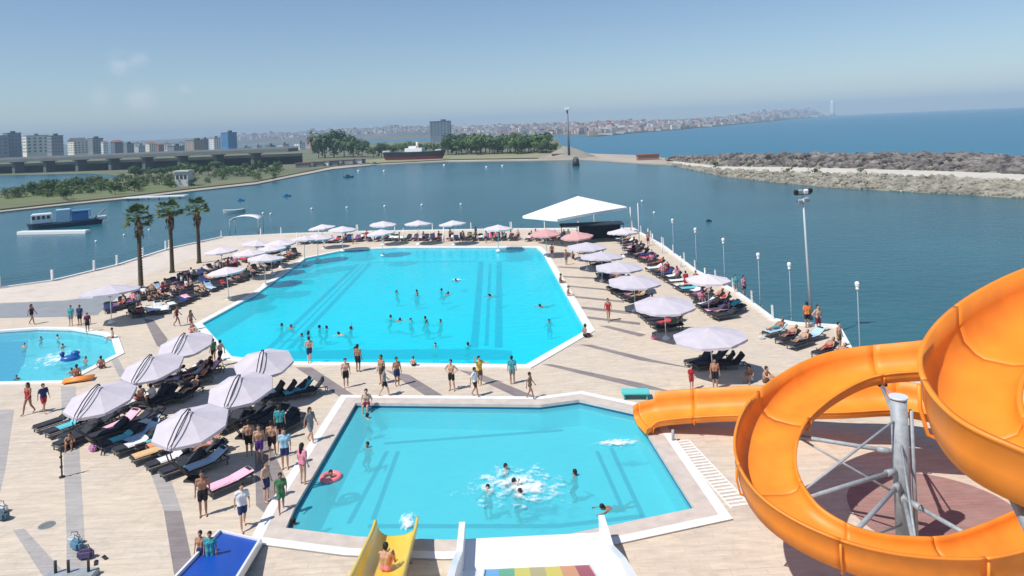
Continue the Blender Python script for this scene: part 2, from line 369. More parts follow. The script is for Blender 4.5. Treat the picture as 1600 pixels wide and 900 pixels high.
# ---------------------------------------------------------------- far land
M['land'] = mat('dry_land', (.20, .19, .12), .9, col2=(.10, .13, .06), scale=.02, detail=8)
M['sand'] = mat('sand', (.42, .36, .29), .9, var=.14, scale=.05)
M['lawn'] = mat('lawn', (.11, .16, .05), .9, col2=(.18, .18, .09), scale=.03, detail=8)
shore = [(-900, 396), (-300, 350), (0, 333), (100, 322), (200, 312), (300, 300), (400, 289), (445, 280), (520, 265), (590, 258), (700, 253), (860, 251), (905, 250), (985, 255), (1050, 259)]
land = [P(x, y, SEA).xy for x, y in shore]+[P(x, y, SEA).xy for x, y in ((1062, 250), (985, 243), (925, 241), (908, 238), (896, 233), (880, 229))]+[Vector((-400, 1500)), Vector((-2200, 1500)), Vector((-1400, 300))]
m = MB(); m.prism(land, SEA-1, SEA+.35); struct(m.obj('far_shore', M['sand']))
def lift(pts, dz): return [P(x, y-dz, SEA+.5).xy for x, y in pts]
inner = lift(shore[:12], 5)+[P(x, y, SEA+.5).xy for x, y in ((850, 244), (880, 232), (870, 216))]+[Vector((-400, 1480)), Vector((-2100, 1480)), Vector((-1380, 330))]
m = MB(); m.prism(inner, SEA, SEA+.75); struct(m.obj('land', M['land']))
quad = [P(x, y, SEA+.8).xy for x, y in ((-500, 330), (-200, 322), (0, 322), (100, 312), (200, 303), (290, 293), (330, 284), (200, 281), (100, 293), (0, 303), (-300, 315))]
struct(MB().sheet(quad, z=SEA+.78).obj('lawn', M['lawn'], norm=False))
quad = [P(x, y, SEA+.8).xy for x, y in ((-500, 305), (-200, 298), (0, 301), (70, 291), (150, 281), (200, 275), (140, 271), (0, 274), (-400, 290))]
struct(MB().sheet(quad, z=SEA+.80).obj('river', M['bay'], norm=False))
quad = [P(x, y, SEA+.8).xy for x, y in ((560, 256), (700, 249), (880, 246), (905, 240), (860, 238), (700, 243), (560, 250))]
struct(MB().sheet(quad, z=SEA+.79).obj('dune_grass', mat('dry_grass', (.22, .24, .12), .9, col2=(.32, .28, .18), scale=.04), norm=False))
# mound under the beacon mast
mc = P(892, 246, 0); m = MB(); rings = []
for k, (r, h) in enumerate(((15, SEA+.3), (10, .6), (5, 3.0), (2, 4.2), (.01, 4.4))):
    rings.append([m.bm.verts.new((mc.x+r*(1+.1*math.sin(3*a+k))*math.cos(a), mc.y+26+r*math.sin(a), h)) for a in [i*math.tau/20 for i in range(20)]])
for a, b in zip(rings, rings[1:]):
    for i in range(20): m.bm.faces.new((a[i], a[(i+1) % 20], b[(i+1) % 20], b[i]))
struct(m.obj('mound', mat('grey_dune', (.30, .27, .22), .9, var=.2, scale=.1), smooth=True))

# city hill strip
SH = [(-300, 2600), (250, 2300), (700, 1700), (900, 1100), (930, 930), (1000, 1150), (1050, 1250), (1130, 1650), (1200, 2300), (1285, 4400), (1300, 5200)]
SK = [(-300, 236), (100, 224), (250, 217), (350, 212), (450, 208), (560, 201), (620, 197), (700, 198), (800, 195), (900, 192), (960, 190), (1050, 187.5), (1130, 183), (1180, 176), (1230, 171.5), (1265, 172.5), (1285, 178), (1300, 180.3)]
def hill(px, s):
    d0 = tab(SH, px); dr = min(7200, d0*1.55+500*(px < 1200)); d = d0+(dr-d0)*s
    zr = CZ+(hor(px)-tab(SK, px)-1.5)/F*dr
    zr += 3*noise.noise(Vector((px*.03, 0, 3)))
    z = SEA+.5+(zr-SEA)*(s**.8)+4*s*(1-s)*noise.noise(Vector((px*.05, s*4, 0)))
    p = PD(px, d); p.z = z; return p
m = MB(); grid = []
xs = list(range(-300, 1301, 8))
for px in xs: grid.append([m.bm.verts.new((PD(px, tab(SH, px)).xy.to_3d()+Vector((0, 0, SEA-1))))]+[m.bm.verts.new(hill(px, k/7)) for k in range(8)]+[m.bm.verts.new(PD(px, min(7600, tab(SH, px)*1.55+1500)).xy.to_3d()+Vector((0, 0, SEA-1)))])
for a, b in zip(grid, grid[1:]):
    for k in range(9): m.bm.faces.new((a[k], b[k], b[k+1], a[k+1]))
struct(m.obj('hills', mat('far_hillside', (.17, .155, .145), .9, col2=(.07, .09, .065), scale=.006, detail=7), smooth=True))

# ---------------------------------------------------------------- breakwater
bw = []
for px, toe, pf, pb, top in ((1042, 258, 254, 251, 245), (1056, 260, 256, 252, 241), (1130, 276, 265, 260, 240.5), (1220, 286, 268.5, 261, 240), (1300, 293, 271, 262.5, 240), (1400, 299, 274, 265, 239.5), (1500, 304, 278, 268, 240.5), (1560, 308, 281, 270, 244), (1620, 311, 284, 274, 250), (1760, 322, 300, 287, 268)):
    pz = tab([(1042, -1.25), (1056, -1.1), (1130, 0), (1220, .5), (1300, .9)], px)
    p0 = P(px, toe, SEA); p1 = P(px, pf, pz); p2 = P(px, pb, pz); Dt = p2.y+8; tz = max(pz+.6, CZ-Dt*(top+5-hor(px))/F); p3 = P(px, top+5, tz); p4 = P(px, top+3, tz)
    d = (p4-p3).normalized(); p5 = p4+Vector((0, 14, 0)); p5.z = SEA-.5
    bw.append([p0-Vector((0, 3, 1)), p0, p1, p2, p2+(p3-p2)*.7+Vector((0, 0, .5)), p3, p4, p5])
m = MB(); g = [[m.bm.verts.new(p) for p in r] for r in bw]
for a, b in zip(g, g[1:]):
    for k in range(7): f = m.bm.faces.new((a[k], b[k], b[k+1], a[k+1])); f.material_index = 1 if k == 2 else 0
struct(m.obj('breakwater', [mat('breakwater_fill', (.22, .20, .155), .9, var=.3, scale=.4), mat('pale_gravel_path', (.58, .54, .47), .9, var=.08, scale=.5)]))
def rocks(name, rows, n, r0, r1, mt, label):
    m = MB()
    for _ in range(n):
        t = random.random()*(len(bw)-1.001); i = int(t); f = t-i
        k = random.choice(rows); s = random.random()
        a = bw[i][k].lerp(bw[i][k+1], s); b = bw[i+1][k].lerp(bw[i+1][k+1], s); p = a.lerp(b, f)
        r = random.uniform(r0, r1)*(1 if i > 1 else .5+.25*i)
        m.ball(p+Vector((0, 0, r*.1)), r, 1, sc=(random.uniform(.8, 1.4), random.uniform(.7, 1.2), random.uniform(.6, 1)), jit=.22)
    return stuff(m.obj(name, mt, smooth=False), label, 'rocks')
rocks('boulders', [3, 4, 4, 5], 2600, .55, 1.25, mat('dark_boulder', (.022, .021, .026), .9, col2=(.27, .24, .215), scale=.45, detail=2), 'dark brown armour boulders heaped along the seaward side of the breakwater')
rocks('rubble', [1], 1500, .35, .8, mat('pale_rubble', (.17, .16, .13), .9, col2=(.38, .35, .28), scale=.4, detail=2), 'pale grey rubble slope on the bay side of the breakwater')

# ---------------------------------------------------------------- trees
M['bark'] = mat('bark', (.10, .075, .05), .9, var=.2, scale=3)
greens = [mat('dark_leaves', (.040, .085, .028), .8, col2=(.085, .14, .045), scale=.5), mat('mid_leaves', (.07, .13, .035), .8, col2=(.12, .19, .055), scale=.5), mat('olive_leaves', (.085, .11, .045), .8, col2=(.12, .14, .06), scale=.5)]
def crown_mesh(seed, n, gi, low=False):
    rnd = random.Random(seed); m = MB()
    lobes = [(Vector((rnd.uniform(-.5, .5), rnd.uniform(-.5, .5), rnd.uniform(.45 if not low else .2, 1.0))), rnd.uniform(.22, .42)) for _ in range(9)]
    for _ in range(n):
        c, r = rnd.choice(lobes)
        d = Vector((rnd.gauss(0, 1), rnd.gauss(0, 1), rnd.gauss(0, 1))).normalized()*r*rnd.uniform(.6, 1.05)
        p = c+d; a = Vector((rnd.gauss(0, 1), rnd.gauss(0, 1), rnd.gauss(0, 1))).normalized(); b = a.cross(d).normalized() if a.cross(d).length > 1e-4 else Vector((1, 0, 0))
        s = rnd.uniform(.045, .10); a2 = b.cross(d.normalized())
        m.poly([p+b*s, p+a2*s*.8, p-b*s, p-a2*s*.8])
    return m.mesh('crown', greens[gi], norm=False)
def trunk_mesh(h=.6):
    m = MB(); m.tube([(0, 0, 0), (.01, 0, h*.5), (0, .01, h)], [.035, .026, .015], 7)
    for a in range(5):
        t = a*1.3; m.tube([(0, 0, h*.55+.04*a), (.18*math.cos(t), .18*math.sin(t), h*.8+.04*a), (.32*math.cos(t), .32*math.sin(t), h*1.15)], [.014, .009, .004], 5)
    return m.mesh('trunk', M['bark'])
CR = [crown_mesh(i, 520, i % 3) for i in range(6)]; BU = [crown_mesh(20+i, 260, i % 3, True) for i in range(4)]; TR = trunk_mesh()
def tree(px, py, hpx, label, group, gi=None, wide=1.0, z=SEA+.7, bush=False):
    p = P(px, py, z); h = hpx*p.y/F
    t = thing('bush' if bush else 'tree', label, 'bush' if bush else 'tree', p, random.uniform(0, 6), group, (h*wide, h*wide, h*(.95 if not bush else 1.0)), share=True)
    k = random.choice([0, 3]) if gi == 0 else random.choice([1, 4]) if gi == 1 else random.choice([2, 5]) if gi == 2 else random.randrange(6)
    link('crown', (BU if bush else CR)[k % (4 if bush else 6)], t)
    link('trunk', TR, t)
    return t
for x, y, h, w in ((508, 247, 37, .9), (522, 246, 36, .8), (538, 246, 30, .9), (552, 246, 26, .9), (566, 246, 22, .9), (584, 247, 17, 1), (596, 246, 20, .8), (612, 244, 16, 1), (498, 247, 20, .9)):
    tree(x, y, h, 'tall dark tree in the clump left of the black ship', 'dark trees left of the ship', 0, w)
for i in range(44):
    x = 700+i*3.8+random.uniform(-2, 2); h = random.uniform(19, 28) if x < 850 else random.uniform(11, 17)
    tree(x, 241+random.uniform(-2.5, 1.5)-(x-700)*.01, h, 'green tree in the long wood right of the black ship', 'trees of the wood beyond the bay', random.choice([0, 0, 1]), random.uniform(.8, 1.1))
for i in range(16): tree(616+i*5.6, 238+random.uniform(-2, 1), random.uniform(9, 14), 'green tree standing behind the black ship', 'trees behind the ship', 1, 1)
for i in range(120):
    t = random.random(); x = 5+t*430; y = 306-t*32+random.uniform(-9, 8)
    tree(x, y, random.uniform(6, 15)*(1-.25*t), 'low green bush on the park spit across the bay', 'bushes on the park spit', random.choice([0, 1, 2]), random.uniform(1, 1.5), bush=True)
for i in range(26):
    x = 210+i*9+random.uniform(-3, 3); tree(x, 277-(x-200)*.045+random.uniform(-3, 4), random.uniform(9, 17), 'small park tree in front of the viaduct', 'park trees by the viaduct', random.choice([0, 1]), random.uniform(.8, 1.2))
for i in range(14): tree(i*15+random.uniform(-4, 4), 268+random.uniform(-1, 2)-i*.5, random.uniform(6, 10), 'round bush under the left end of the viaduct', 'bushes under the viaduct', 2, 1.5, bush=True)
for x, y in ((72, 300), (78, 303), (50, 305), (100, 312), (105, 314), (180, 304), (210, 300), (122, 296)):
    tree(x, y, 17, 'darker upright shrub on the lawn of the park spit', 'shrubs on the spit lawn', 0, .8)
for x, y in ((1172, 262), (1118, 262), (1273, 270), (1230, 270), (1345, 272)):
    tree(x, y, 8, 'small dark bush beside the pale breakwater path', 'bushes on the breakwater', 0, 1.5, z=.9, bush=True)

# palms
def palm(px, py, topy, label):
    p = P(px, py, 0); H = (py-topy)/F*p.y; hb = H*.86
    t = thing('palm_tree', label, 'palm tree', p, random.uniform(0, 6), 'three palms beside the left promenade')
    m = MB(); m.tube([(0, 0, 0), (.03, 0, .4), (.05, .03, hb*.5), (0, 0, hb)], [.34, .24, .19, .17], 10)
    for k in range(24): m.tube([(0, 0, .3+k*hb/26), (0, 0, .3+k*hb/26+.09)], [.25, .21], 10)
    m.obj('trunk', M['bark'], t)
    m = MB()
    for k in range(60):
        a = random.uniform(0, math.tau); z0 = hb-random.uniform(0, 1.5); L = random.uniform(.6, 1.1); o = random.uniform(.3, .55)
        m.poly([(.15*math.cos(a), .15*math.sin(a), z0), (o*math.cos(a+.25), o*math.sin(a+.25), z0-L*.45), (o*.8*math.cos(a), o*.8*math.sin(a), z0-L), (o*math.cos(a-.25), o*math.sin(a-.25), z0-L*.45)])
    m.obj('dead_frond_skirt', mat('dead_fronds', (.17, .12, .075), .9, var=.3, scale=3), t, norm=False)
    for k in range(34):
        a = k*2.4; el = random.uniform(-.5, 1.25); L = random.uniform(1.15, 1.6); m = MB()
        dr = Vector((math.cos(a)*math.cos(el), math.sin(a)*math.cos(el), math.sin(el))); base = Vector((0, 0, hb)); tip = base+dr*L*.75
        m.tube([base, tip], [.025, .015], 5)
        side = dr.cross(Vector((0, 0, 1))).normalized(); up = side.cross(dr)
        for j in range(13):
            f = (j-6)/6*1.5; d2 = dr*math.cos(f)+side*math.sin(f); e = tip+d2*random.uniform(.55, .8)+Vector((0, 0, -.18*abs(f)-.08)); w = up.cross(d2).normalized()*.075
            m.poly([tip, tip+d2*.35+w, e, tip+d2*.35-w])
        m.obj('frond', greens[1] if k % 3 else greens[2], t, norm=False)
palm(221, 452, 322, 'tall fan palm, left one of the three by the promenade')
palm(269, 426, 315, 'tall fan palm with a white band on its trunk, middle of three')
palm(311, 411, 312, 'tall fan palm, right one of the three by the promenade')
pb = P(268, 426, 0)

# ---------------------------------------------------------------- far buildings
glass = mat('dark_window', (.05, .065, .08), .3)
winm = MB().box((0, 0, 0), (1, .12, 1)).mesh('window', glass)
def building(px0, px1, ytop, ybot, D, wall, roofc, label, rot=0.0, cols=4, rows=5, roof='flat', dep=None, group='city blocks behind the viaduct'):
    a = PD(px0, D); b = PD(px1, D); w = (b-a).length; c = (a+b)/2
    zt = CZ+(hor((px0+px1)/2)-ytop)/F*D; zb = SEA+.5; h = zt-zb; dp = dep or w*.8
    t = thing('apartment_block', label, 'building', (c.x, c.y, zb), rot, group)
    MB().box((0, dp/2, h/2), (w, dp, h)).obj('wall', wall, t)
    if roof == 'flat':
        m = MB(); m.box((0, dp/2, h+.4), (w+.8, dp+.8, .8)); m.box((w*.15, dp*.5, h+2), (w*.25, w*.2, 2.4)); m.obj('roof', roofc, t)
    else:
        m = MB(); r = w*.16; v = [(-w/2-.6, -.6, h), (w/2+.6, -.6, h), (w/2+.6, dp+.6, h), (-w/2-.6, dp+.6, h), (0, 0, h+r), (0, dp, h+r)]
        vs = [m.bm.verts.new(x) for x in v]
        for f in ((0, 1, 4), (2, 3, 5), (1, 2, 5, 4), (3, 0, 4, 5), (0, 3, 2, 1)): m.bm.faces.new([vs[i] for i in f])
        m.obj('roof', roofc, t)
    for i in range(cols):
        for j in range(rows):
            zz = h*(.3+.66*(j+.5)/rows)
            link('window', winm, t, ((i+.5)/cols*w-w/2, -.03, zz), sc=(w/cols*.45, 1, h*.66/rows*.5))
            if rot: link('window', winm, t, (w/2+.03, (i+.5)/cols*dp, zz), R(90), (dp/cols*.45, 1, h*.66/rows*.5))
    return t
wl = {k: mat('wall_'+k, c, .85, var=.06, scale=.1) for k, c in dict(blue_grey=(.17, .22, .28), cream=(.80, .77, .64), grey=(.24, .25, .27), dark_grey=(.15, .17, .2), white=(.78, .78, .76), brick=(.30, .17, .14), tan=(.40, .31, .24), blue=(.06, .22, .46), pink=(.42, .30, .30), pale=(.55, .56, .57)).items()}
rr = {'dark': mat('dark_roof', (.09, .09, .10), .9), 'red': mat('red_tile_roof', (.25, .12, .09), .9, var=.2, scale=.5), 'grey': mat('grey_roof', (.25, .25, .26), .9)}
BL = [(-60, -6, 214, 'grey', 'dark', 'grey apartment block just outside the left edge'), (-6, 24, 209, 'blue_grey', 'dark', 'blue grey block at the left edge of the picture'), (26, 51, 213, 'cream', 'grey', 'tall cream block with a bright front near the left edge'), (64, 90, 213, 'grey', 'dark', 'grey block right of the tall cream block'),
      (94, 127, 221, 'cream', 'dark', 'cream block with a dark hipped roof'), (128, 154, 217, 'grey', 'dark', 'grey block right of the dark roofed cream block'), (154, 165, 222, 'white', 'red', 'narrow white block with a red roof'), (166, 186, 222, 'dark_grey', 'red', 'dark grey block with a red roof'), (186, 204, 225, 'grey', 'dark', 'lower grey block with a dark flat roof'),
      (205, 221, 229, 'pale', 'grey', 'low pale block between grey and brick blocks'), (222, 238, 224, 'cream', 'red', 'small cream house with a red roof'), (238, 252, 226, 'brick', 'red', 'brick red house behind the viaduct'), (254, 279, 229, 'grey', 'dark', 'low grey block left of the big tan building'),
      (280, 312, 220, 'tan', 'dark', 'big tan building under a dark flat roof'), (312, 322, 218, 'dark_grey', 'dark', 'dark side wing of the big tan building'), (322, 339, 217, 'white', 'grey', 'white block between the tan and the blue building'), (339, 363, 208, 'blue', 'dark', 'bright blue tall building behind the viaduct'), (366, 386, 231, 'white', 'grey', 'low white hall right of the blue building'),
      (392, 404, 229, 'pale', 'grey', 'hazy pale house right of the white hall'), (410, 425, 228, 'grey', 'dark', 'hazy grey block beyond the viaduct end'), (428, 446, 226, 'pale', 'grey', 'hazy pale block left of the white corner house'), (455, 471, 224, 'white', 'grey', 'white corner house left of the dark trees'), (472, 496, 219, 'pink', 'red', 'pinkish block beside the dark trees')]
for i, (a, b, yt, w, r, lab) in enumerate(BL):
    hip = r == 'red' or 'hipped' in lab
    building(a, b, yt, 0, 900+(i % 3)*45, wl[w], rr[r], lab, roof='hip' if hip else 'flat', cols=3 if b-a < 20 else 4, rows=5, rot=-.75, dep=(1.3 if i == 2 else .62)*(b-a)*.82)
building(672, 703, 190, 0, 1000, wl['blue_grey'], rr['dark'], 'tall blue grey slab tower alone above the trees', cols=6, rows=9, group='tower')
building(703, 735, 212, 0, 1010, wl['grey'], rr['dark'], 'low grey wing at the foot of the slab tower', cols=6, rows=2, group='tower')
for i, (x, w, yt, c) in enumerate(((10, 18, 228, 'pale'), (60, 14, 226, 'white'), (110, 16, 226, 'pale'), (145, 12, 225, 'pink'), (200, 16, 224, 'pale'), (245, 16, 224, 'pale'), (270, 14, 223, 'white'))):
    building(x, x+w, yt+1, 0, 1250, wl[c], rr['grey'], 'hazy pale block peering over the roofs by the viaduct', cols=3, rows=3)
# small houses of the far city
def house_mesh(rt):
    m = MB(); m.box((0, 0, .5), (1, .8, 1))
    if rt: vs = [m.bm.verts.new(v) for v in ((-.55, -.45, 1), (.55, -.45, 1), (.55, .45, 1), (-.55, .45, 1), (0, 0, 1.3))]; [setattr(m.bm.faces.new([vs[i] for i in f]), 'material_index', 1) for f in ((0, 1, 4), (1, 2, 4), (2, 3, 4), (3, 0, 4))]
    else: m.box((0, 0, 1.03), (1.05, .85, .06), mi=1); m.box((.1, 0, 1.12), (.3, .3, .12), mi=1)
    return m
HC = [('white', (.66, .65, .63)), ('beige', (.50, .43, .38)), ('pinkish', (.46, .34, .33)), ('grey', (.26, .27, .30))]
HM = []
for nme, c in HC:
    for rt in (0, 1): HM.append((nme, house_mesh(rt).mesh('house', [mat('house_'+nme, c, .9), rr['red'] if rt else rr['grey']])))
for i in range(285):
    u = random.random(); px = 380+u*900 if i % 5 else random.uniform(860, 1280); s = random.uniform(.03, .97)
    if px < 640 and s < .45: s = random.uniform(.5, .97)
    p = hill(px, s); nme, me = random.choice(HM); w = max(8, p.y*random.uniform(2.2, 5.2)/F)*(.75+.5*random.random())
    o = link('house', me, None, p-Vector((0, 0, 1.5)), random.uniform(-.5, .5), (w*1.1, w*.9, w*random.uniform(.55, 1.25)))
    tag(o, {'white': 'tiny white house on the hazy far city hillside', 'beige': 'tiny beige house on the hazy far city hillside', 'pinkish': 'tiny pinkish house on the hazy far city hillside', 'grey': 'tiny grey house on the hazy far city hillside'}[nme], 'house', 'houses of the far city', share=True)
rc = random.Random(4); hs = {k: MB() for k, c in HC}
for i in range(2300):
    px = rc.uniform(330, 1285); sv = rc.uniform(.02, .99)
    if px < 700 and sv < .3: sv = rc.uniform(.3, .99)
    p = hill(px, sv); w = max(7, p.y*rc.uniform(1.6, 4.0)/F); k = rc.choice(['white', 'beige', 'beige', 'pinkish', 'pinkish', 'grey'])
    h_ = w*rc.uniform(.5, 1.3); hs[k].box(p+Vector((0, 0, h_/2-1)), (w*rc.uniform(.8, 1.5), w*.8, h_), rot=Matrix.Rotation(rc.uniform(-.5, .5), 3, 'Z'))
for k, c in HC: stuff(hs[k].obj('city_houses', HM[[n_ for n_, _ in HC].index(k)*2][1].materials[0]), 'mass of tiny '+k+' houses covering the far city hillside', 'houses')
# bright white waterfront halls
for px, w, lab in ((945, 22, 'long white hall on the far waterfront left'), (968, 12, 'small white hall on the far waterfront'), (1022, 18, 'white harbour shed on the far waterfront'), (1105, 14, 'white warehouse on the far shore'), (1272, 12, 'white hall at the foot of the far headland')):
    p = hill(px, .02); wd = w*p.y/F; o = link('hall', HM[0][1], None, p-Vector((0, 0, 1)), 0, (wd, wd*.4, p.y*4.2/F)); tag(o, lab, 'hall')

# viaduct
m = MB(); a = P(-260, 281, SEA+.5); b = P(452, 258, SEA+.5); a.z = b.z = 0
d = (b-a).normalized(); L = (b-a).length; rz = math.atan2(d.y, d.x); nn = Vector((-d.y, d.x, 0))
t = thing('viaduct', 'long grey road viaduct crossing behind the park spit', 'bridge', a+Vector((0, 0, SEA)), rz)
conc = mat('viaduct_concrete', (.14, .15, .155), .85, var=.12, scale=.1)
MB().box((L/2, 5, 9.3), (L, 11, 2.0)).obj('deck', conc, t)
m = MB(); m.box((L/2, -.3, 10.8), (L, .3, 1.0)); m.box((L/2, 10.3, 10.8), (L, .3, 1.0)); m.obj('parapet', mat('parapet_concrete', (.22, .23, .235), .85, var=.1, scale=.1), t)
pier = MB(); pier.box((0, 5, 4.2), (2.2, 7, 8.4)); pier.box((0, 5, 8.0), (3, 10, .7)); pier = pier.mesh('pier', conc)
k = 8.0
while k < L: link('pier', pier, t, (k, 0, 0)); k += 26
m = MB(); m.box((L/2, 14, 3.4), (L, 1, 7)); w_ = m.obj('dark_strip', mat('dark_strip_fill', (.05, .065, .06), .9, var=.4, scale=.06)); w_.location = a+Vector((0, 0, SEA)); w_.rotation_euler = (0, 0, rz); tag(w_, 'dark strip seen between the piers under the viaduct', 'wall')  # added dark strip behind the piers, for the dark band under the deck

# museum ship
p = P(598, 250.5, SEA+.8); q = P(697, 247.5, SEA+.8); L = (q-p).length; rz = math.atan2(q.y-p.y, q.x-p.x)
t = thing('ship', 'black steamship with red bottom standing on the far shore', 'ship', p, rz)
def hull(m, L, bw, z0, z1, sheer=.3, n=16, flare=.85, mi=0):
    g = []
    for i in range(n+1):
        u = i/n; w = bw/2*min(1, (1-abs(2*u-1)**3.2))**.6+.05; s = sheer*(2*u-1)**2
        g.append([m.bm.verts.new((u*L, -w, z1+s)), m.bm.verts.new((L*.03+u*L*.94, -w*flare, z0)), m.bm.verts.new((L*.03+u*L*.94, w*flare, z0)), m.bm.verts.new((u*L, w, z1+s))])
    for a, b in zip(g, g[1:]):
        for k in range(4): f = m.bm.faces.new((a[k], b[k], b[(k+1) % 4], a[(k+1) % 4])); f.material_index = mi
    m.bm.faces.new(g[0]).material_index = mi; m.bm.faces.new(g[-1][::-1]).material_index = mi
    return m
hull(MB(), L, 6.5, 1.6, 4.2, .8).obj('hull', mat('black_hull', (.015, .018, .025), .6), t)
hull(MB(), L*.95, 6, 0, 1.6, 0).obj('keel', mat('red_antifouling', (.16, .03, .03), .7), t).location = (L*.02, 0, 0)
MB().box((L*.52, 0, 5.5), (L*.27, 4.4, 2.2), bev=.1).box((L*.50, 0, 7.1), (L*.12, 3, 1.4), bev=.1).obj('deckhouse', M['white'], t)
MB().tube([(L*.56, 0, 6.5), (L*.56, 0, 10)], [.7, .65], 12).obj('funnel', wl['cream'], t)
for x, h in ((L*.25, 10), (L*.8, 10)): MB().tube([(x, 0, 4.3), (x, 0, h)], [.14, .07], 6).tube([(x-1.6, 0, 6), (x, 0, h*.9)], .05, 5).obj('mast', wl['tan'], t)
MB().box((L*.08, 0, 5), (L*.12, 3, 1), bev=.1).box((L*.9, 0, 5), (L*.09, 3, .9), bev=.1).obj('forecastle', wl['pale'], t)

# beacon mast, lighthouse
p = P(889, 236, 3.0); hm = (236-170)/F*p.y
t = thing('beacon_mast', 'slim grey mast rising above the mound at the bay mouth', 'mast', p)
MB().tube([(0, 0, -2), (0, 0, hm)], [.6, .4], 8).obj('pole', wl['grey'], t); MB().box((0, 0, hm), (2.4, 2.4, 1.4), bev=.2).obj('lamp_head', M['white'], t)
p = PD(1301, 5150); p.z = 0; hl = 15+(hor(1301)-157)/F*5150
t = thing('lighthouse', 'tall white tower on the tip of the far headland', 'tower', p)
MB().tube([(0, 0, -2), (0, 0, hl*.28), (0, 0, hl*.8), (0, 0, hl)], [20, 17, 13, 10], 12).obj('shaft', M['white'], t); MB().tube([(0, 0, hl), (0, 0, hl*1.08)], [6, 2], 10).obj('lantern', wl['pale'], t)

# ---------------------------------------------------------------- boats, buoys
p = P(30, 366, SEA); q = P(138, 364, SEA); L = (q-p).length; rz = math.atan2(q.y-p.y, q.x-p.x)
t = thing('pontoon', 'long low white pontoon floating beside the work barge', 'pontoon', p, rz)
MB().box((L/2, 0, .2), (L, 1.3, .8), bev=.1).obj('float', M['white'], t)
p = P(42, 359, SEA); q = P(162, 348, SEA); L = (q-p).length; rz = math.atan2(q.y-p.y, q.x-p.x)
t = thing('work_barge', 'dark work barge with pale and blue cabins at the left', 'boat', p, rz)
hull(MB(), L, 4.6, -.3, .9, .25).obj('hull', mat('dark_blue_hull', (.03, .06, .10), .6), t)
wh = MB().box((2.6, 0, 2.1), (3.6, 3, 1.9), bev=.15).obj('wheelhouse', M['white'], t)
for k in range(4): MB().box((1.3+k*.85, -1.52, 2.35), (.55, .06, .7)).obj('window', glass, wh)
MB().box((6.4, .2, 2.3), (2.6, 3, 2.6), bev=.1).obj('cabin', mat('pale_blue_cabin', (.40, .58, .70), .6), t)
MB().box((9.4, 0, 1.9), (3.0, 3, 1.7), bev=.1).box((9.6, 0, 3.1), (3.6, 3.2, .15)).box((8.0, 0, 2.6), (.3, 3, 1.1)).box((11.2, 0, 2.4), (.12, .12, 1.5)).obj('blue_cabin', mat('blue_cabin', (.07, .22, .46), .6), t)
MB().tube([(11.8, 0, 1), (14.2, 0, 3.2)], .1, 6).tube([(12.6, 0, .9), (14.2, 0, 3.2)], .06, 6).obj('crane', M['steel'], t)
MB().box((13.3, 0, 1.2), (1.8, 2.4, .7), bev=.1).obj('winch_box', wl['pale'], t)
p = P(195, 313, SEA); q = P(292, 309, SEA); L = (q-p).length; rz = math.atan2(q.y-p.y, q.x-p.x)
t = thing('jetty', 'long white jetty lying along the far sandy shore', 'jetty', p, rz); MB().box((L/2, 0, .7), (L, 3, .3)).obj('walkway', M['white'], t)
for k in range(6): MB().tube([(L*(k+.5)/6, -1, -1), (L*(k+.5)/6, -1, .6)], .15, 6).obj('pile', M['dark'], t)
p = P(288, 291, SEA+.7)
t = thing('kiosk', 'small white two-storey kiosk near the shore in the park', 'hut', p); kw = MB().box((0, 0, 2.6), (4.6, 4, 5.2)).obj('wall', wl['pale'], t); MB().box((0, 0, 5.5), (5.6, 5, .5)).obj('roof', wl['pale'], t)
for x in (-1.4, 0, 1.4): MB().box((x, -2.03, 3.4), (.9, .1, 1.4)).obj('window', glass, kw)
def boat(px, py, Lpx, col, label, cover=True):
    p = P(px-Lpx/2, py+2, SEA); L = Lpx*p.y/F
    t = thing('boat', label, 'boat', p, R(12)); hull(MB(), L, L*.38, -.2, L*.12, L*.04).obj('hull', cloth(col), t)
    if cover: MB().box((L*.45, 0, L*.2), (L*.35, L*.24, L*.16), bev=L*.03).obj('cover', cloth(tuple(c*.7 for c in col)), t)
boat(544, 276, 17, (.02, .16, .22), 'dark teal boat moored furthest out near the far shore')
boat(448, 305, 13, (.02, .26, .50), 'bright blue boat moored in the middle of the bay')
boat(376, 312, 12, (.02, .28, .55), 'bright blue boat above and right of the palms')
boat(586, 256, 16, (.1, .28, .24), 'pale green boat beached left of the black ship')
boat(1108, 344, 10, (.02, .03, .04), 'small dark rowing boat right of the white canopy')
boat(365, 331, 34, (.45, .5, .52), 'low whitish raft near the palms', False)
bm_ = MB(); bm_.ball((0, 0, .15), .38, 2); buoym = bm_.mesh('buoy', M['white'])
for x, y in ((411, 334), (423, 335), (487, 327), (542, 325), (601, 323), (659, 321), (720, 320), (194, 368), (150, 378), (233, 360), (694, 259), (760, 262), (785, 260), (1003, 315), (1022, 333), (560, 268), (600, 268)):
    p = P(x, y, SEA); o = link('buoy', buoym, None, p, 0, max(1, p.y/130)*.58); tag(o, 'white round buoy floating in the bay', 'buoy', 'white buoys in the bay')
t = thing('channel_marker', 'dark stubby marker standing at the tip of the sand spit', 'marker', P(900, 259, SEA)); MB().tube([(0, 0, -.5), (0, 0, 3)], [1.6, 1.2], 10).obj('body', M['dark'], t); MB().box((0, 0, 3.3), (1.6, 1.6, .8), bev=.1).obj('lamp_head', wl['grey'], t)
t = thing('shed', 'long rust-red shed on the sand spit', 'shed', P(1012, 249, SEA+.5)); MB().box((0, 0, 1.0), (9, 4, 2.0)).obj('wall', wl['brick'], t); MB().box((0, 0, 2.15), (9.6, 5, .3)).obj('roof', rr['red'], t)
